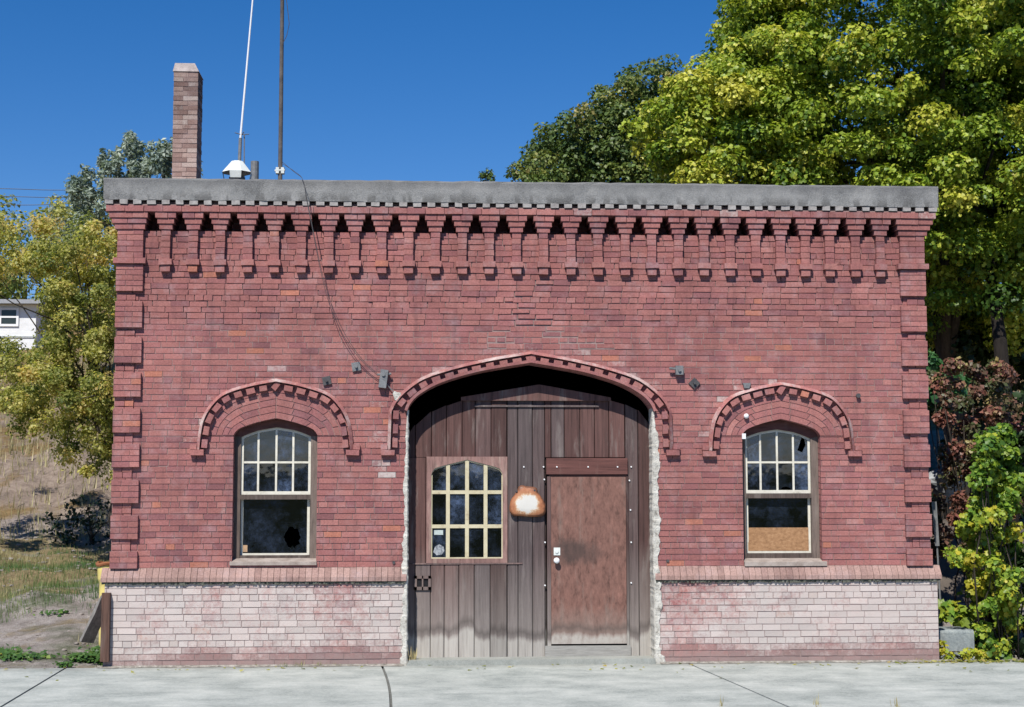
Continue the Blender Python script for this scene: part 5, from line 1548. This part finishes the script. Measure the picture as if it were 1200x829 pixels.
# vine: a leafy column from the sidewalk up
it = []
for i in range(120):
    v = i/119; py_ = 768-v*262
    cxx = np.interp(py_, [500, 540, 600, 650, 700, 740, 770], [1170, 1170, 1164, 1154, 1166, 1168, 1165])
    hw = np.interp(py_, [500, 530, 600, 650, 700, 740, 770], [10, 20, 26, 36, 24, 21, 19])
    it.append((cxx+g.uniform(-1, 1)*hw, py_, .55+g.normal(0, .22), g.uniform(9, 15), np.interp(py_, [500, 560, 620, 700, 770], [.30, .42, .68, .72, .5])+g.normal(0, .14), .75))
bush('climbing_vine', 'tall column of bright green and yellow vine leaves by the sidewalk', 'vine', it, 120, .060, VINE, LEAFM, 78, .35, .6)
it = [(1098, 757, .15, 9, .95, 1), (1105, 765, .1, 9, .98, 1), (1112, 770, .08, 7, .8, .8), (1128, 768, .05, 7, .85, .6), (1140, 765, .1, 8, .85, .8), (1150, 768, .1, 7, .9, .7)]
bush('yellow_weed', 'yellow leaved weed at the foot of the concrete block', 'weed', it, 30, .07, VINE, LEAFL, 79, .4, .5)
it = [(1112, 722, .85, 9, .55, 1), (1120, 716, .85, 9, .6, 1), (1126, 726, .8, 8, .65, 1), (1136, 730, .8, 8, .55, .8), (1110, 710, .9, 6, .5, .7)]
bush('green_sapling', 'small lime green sapling growing behind the concrete block', 'sapling', it, 26, .11, VINE, LEAFL, 80, .4, .5)
it = [(1104+g.uniform(-1, 1)*20, 447+g.uniform(-1, 1)*28, 5.0+g.normal(0, .3), g.uniform(10, 15), .3+g.normal(0, .1), .8) for k in range(16)]
bush('green_bush', 'cool green bush showing beside the wall above the red bush', 'bush', it, 60, .13, mat_leaf('cool_leaf', [(0, (.025, .09, .03)), (.5, (.06, .16, .05)), (1, (.13, .22, .06))], .3), LEAFM, 81, .4, .4)
it = []
for k in range(105):
    py_ = g.uniform(418, 655); px_ = g.uniform(1092, 1195)
    if py_ > 600 and px_ > 1135: continue
    it.append((px_, py_, 2.6+g.normal(0, .4), g.uniform(8, 15), .5+g.normal(0, .32), .8))
bush('red_bush', 'brownish red autumn bush between wall and vine', 'bush', it, 150, .062, REDL, LEAF4, 82, .3, .6)
# deep shade planting behind
it = []
for k in range(150):
    it.append((g.uniform(1078, 1330), g.uniform(335, 770), 14.2+g.normal(0, .8), g.uniform(20, 30), .3+g.normal(0, .2), 1))
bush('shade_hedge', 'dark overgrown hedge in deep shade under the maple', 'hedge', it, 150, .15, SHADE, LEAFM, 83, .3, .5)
it = [(g.uniform(1206, 1262), g.uniform(470, 778), .75+g.normal(0, .2), g.uniform(14, 22), .25+g.normal(0, .2), 1) for k in range(46)]
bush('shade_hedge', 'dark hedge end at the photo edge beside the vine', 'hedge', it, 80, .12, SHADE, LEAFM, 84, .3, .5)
# trunk beside the vine; maple shade painted into its darkened bark
yb = 10.4
mb = MB(); a, b = at(1186, 700, yb), at(1164, 300, yb)
mb.tube([(a.x, yb, float(ground_h(a.x, yb))-.1), (a.x-.01, yb, 1.6), at(1180, 500, yb), at(1172, 400, yb), (b.x, yb+.2, b.z)], [.19, .16, .14, .125, .08], 12)
tag(mb.build('tree_trunk', mat_mottled('shaded_bark', [(.3, (.012, .010, .009)), (.7, (.045, .036, .03))], 8, 60, .95, .9, stretch=(3, 3, .6), dist=.03), None, True), 'dark bare trunk rising behind the red bush and the climbing vine', 'tree trunk')
# pale stone heap behind the red bush
for k, (px_, py_, s_, lab) in enumerate(((1103, 566, .30, 'pale grey boulder beside the wall, leftmost of three by the red bush'), (1120, 560, .26, 'pale grey boulder between two others by the red bush'), (1110, 578, .22, 'lowest and smallest pale boulder by the red bush'))):
    yy = 3.5+.2*k; s_ *= .8; c = at(px_, py_, yy); mb = MB(); n1, n2 = 8, 12; V = []
    for j in range(n1+1):
        for i in range(n2):
            th, ph = math.pi*j/n1, 2*math.pi*i/n2; r_ = s_*(1+.18*math.sin(3*ph+k)+.12*math.cos(4*th+2*ph))
            V.append((c.x+r_*math.sin(th)*math.cos(ph), c.y+r_*.8*math.sin(th)*math.sin(ph), c.z+r_*.62*math.cos(th)))
    mb.mesh(V, [(j*n2+i, j*n2+(i+1) % n2, (j+1)*n2+(i+1) % n2, (j+1)*n2+i) for j in range(n1) for i in range(n2)])
    tag(mb.build('boulder', mat_mottled('pale_rock', [(.3, (.16, .17, .18)), (.6, (.36, .37, .38))], 6, 50)), lab, 'boulder', 'pale boulders by the red bush')
# earth bank holding them
mb = MB(); c = at(1110, 590, 3.9)
V = []; nbx, nby = 14, 8
for j in range(nby+1):
    for i in range(nbx+1):
        u, v = i/nbx, j/nby
        x = 4.75+u*4.5; y = 3.4+v*2.8; e = min(1, v*2.0)
        V.append((x, y, -.1+e*1.55*(.9+.12*math.sin(x*2.3+y))+random.uniform(-.04, .04)))
mb.mesh(V, [(j*(nbx+1)+i, j*(nbx+1)+i+1, (j+1)*(nbx+1)+i+1, (j+1)*(nbx+1)+i) for j in range(nby) for i in range(nbx)])
tag(mb.build('earth_bank', mat_mottled('dark_earth', [(.3, (.05, .042, .035)), (.7, (.14, .115, .095))], 5, 60), None, True), kind='structure')
# concrete block
yb = .35; a, b = at(1096.5, 750, yb), at(1142, 750, yb); z1 = at(1120, 738.5, yb).z
mb = MB(); N_ = 10
for i in range(N_):
    xa, xb = a.x+(b.x-a.x)*i/N_, a.x+(b.x-a.x)*(i+1)/N_
    mb.mesh([(xa, yb, -.05), (xb, yb, -.05), (xb, yb+.01, z1-.03), (xa, yb+.01, z1-.03), (xa, yb+.03, z1), (xb, yb+.03, z1), (xa, yb+.45, z1), (xb, yb+.45, z1)], [(0, 1, 2, 3), (3, 2, 5, 4), (4, 5, 7, 6)])
mb.face([(b.x, yb, -.05), (b.x, yb+.45, -.05), (b.x, yb+.45, z1), (b.x, yb+.01, z1-.03)])
mb.face([(a.x, yb, -.05), (a.x, yb+.45, -.05), (a.x, yb+.45, z1), (a.x, yb+.01, z1-.03)])
tag(mb.build('concrete_block', mat_concrete('old_block', (.13, .15, .16), (.25, .28, .28), (.38, .40, .38))), 'low weathered concrete block beside the building corner', 'concrete block')
# sheet of grey metal leaning on the side wall
mb = MB(); yy = .9
P3 = [at(1091.5, 588, yy), at(1097.5, 588, yy), at(1101, 640, yy), at(1096, 640, yy)]
V = [tuple(p) for p in P3]+[(p.x+.01, p.y+.03, p.z) for p in P3]
mb.mesh(V, [(0, 1, 2, 3), (4, 7, 6, 5), (0, 4, 5, 1), (1, 5, 6, 2), (2, 6, 7, 3), (3, 7, 4, 0)])
mb.tube([(P3[2].x-.02, yy+.03, P3[2].z+.02), (P3[2].x+.03, yy+.05, -.05)], .012, 6)
tag(mb.build('metal_strip', IRONG), 'bent strip of grey sheet metal leaning on the side wall', 'metal strip')
# fallen leaves at the right foot of the wall
n = 260; xs = rng.normal(5.1, .55, n); ys = -.05-np.abs(rng.normal(0, .09, n))
keep = (xs > 3.9) & (xs < 6.4); xs, ys = xs[keep], ys[keep]; n = len(xs)
xs = np.r_[xs, rng.uniform(-6.5, 6.5, 90)]; ys = np.r_[ys, -.07-np.abs(rng.normal(0, .45, 90))]; n = len(xs)
T = np.zeros((n, 3)); T[:, 0] = rng.uniform(.2, 1, n); T[:, 1] = rng.normal(.4, .15, n)
o = leaf_mesh('fallen_leaves', np.c_[xs, ys, np.full(n, .008)], np.c_[rng.normal(0, .25, n), rng.normal(0, .25, n), np.ones(n)], rng.uniform(.03, .07, n), T, YELL, None, LEAF4); tag(o, 'fallen leaves along the sidewalk edge below the vine', 'leaves', kind='stuff')

# ------------------------------------------------------------------ light
EL, AZ = R(51), R(21)
w = bpy.data.worlds.new('World'); S.world = w; w.use_nodes = True
nt = w.node_tree; bg = nt.nodes['Background']; sky = nt.nodes.new('ShaderNodeTexSky'); sky.sky_type = 'NISHITA'; sky.sun_disc = False
sky.sun_elevation = EL; sky.sun_rotation = math.pi+AZ; sky.air_density = 1.0; sky.dust_density = 0.0; sky.ozone_density = 2.5; sky.altitude = 1200
hs = nt.nodes.new('ShaderNodeHueSaturation'); hs.inputs['Saturation'].default_value = 1.4; hs.inputs['Value'].default_value = 1.5
nt.links.new(sky.outputs[0], hs.inputs['Color']); tn = nt.nodes.new('ShaderNodeMix'); tn.data_type = 'RGBA'; tn.blend_type = 'MULTIPLY'; tn.inputs[0].default_value = 1; tn.inputs[7].default_value = (1.05, .95, 1.10, 1)
nt.links.new(hs.outputs[0], tn.inputs[6]); nt.links.new(tn.outputs[2], bg.inputs[0]); bg.inputs[1].default_value = .055
sl = bpy.data.lights.new('sun', 'SUN'); sl.energy = 5.0; sl.angle = R(.53); sl.color = (1, .955, .88)
so = bpy.data.objects.new('sun', sl); COL.objects.link(so)
d = Vector((math.sin(AZ)*math.cos(EL), math.cos(AZ)*math.cos(EL), -math.sin(EL)))
so.rotation_euler = d.to_track_quat('-Z', 'Y').to_euler(); so.location = (-8, -20, 25)
S.render.engine = 'CYCLES'
vs = S.view_settings; vs.view_transform = 'Standard'; vs.look = 'None'; vs.gamma = 1; vs.exposure = .28; vs.use_curve_mapping = False
S.cycles.max_bounces = 8; S.cycles.diffuse_bounces = 2; S.cycles.transparent_max_bounces = 12
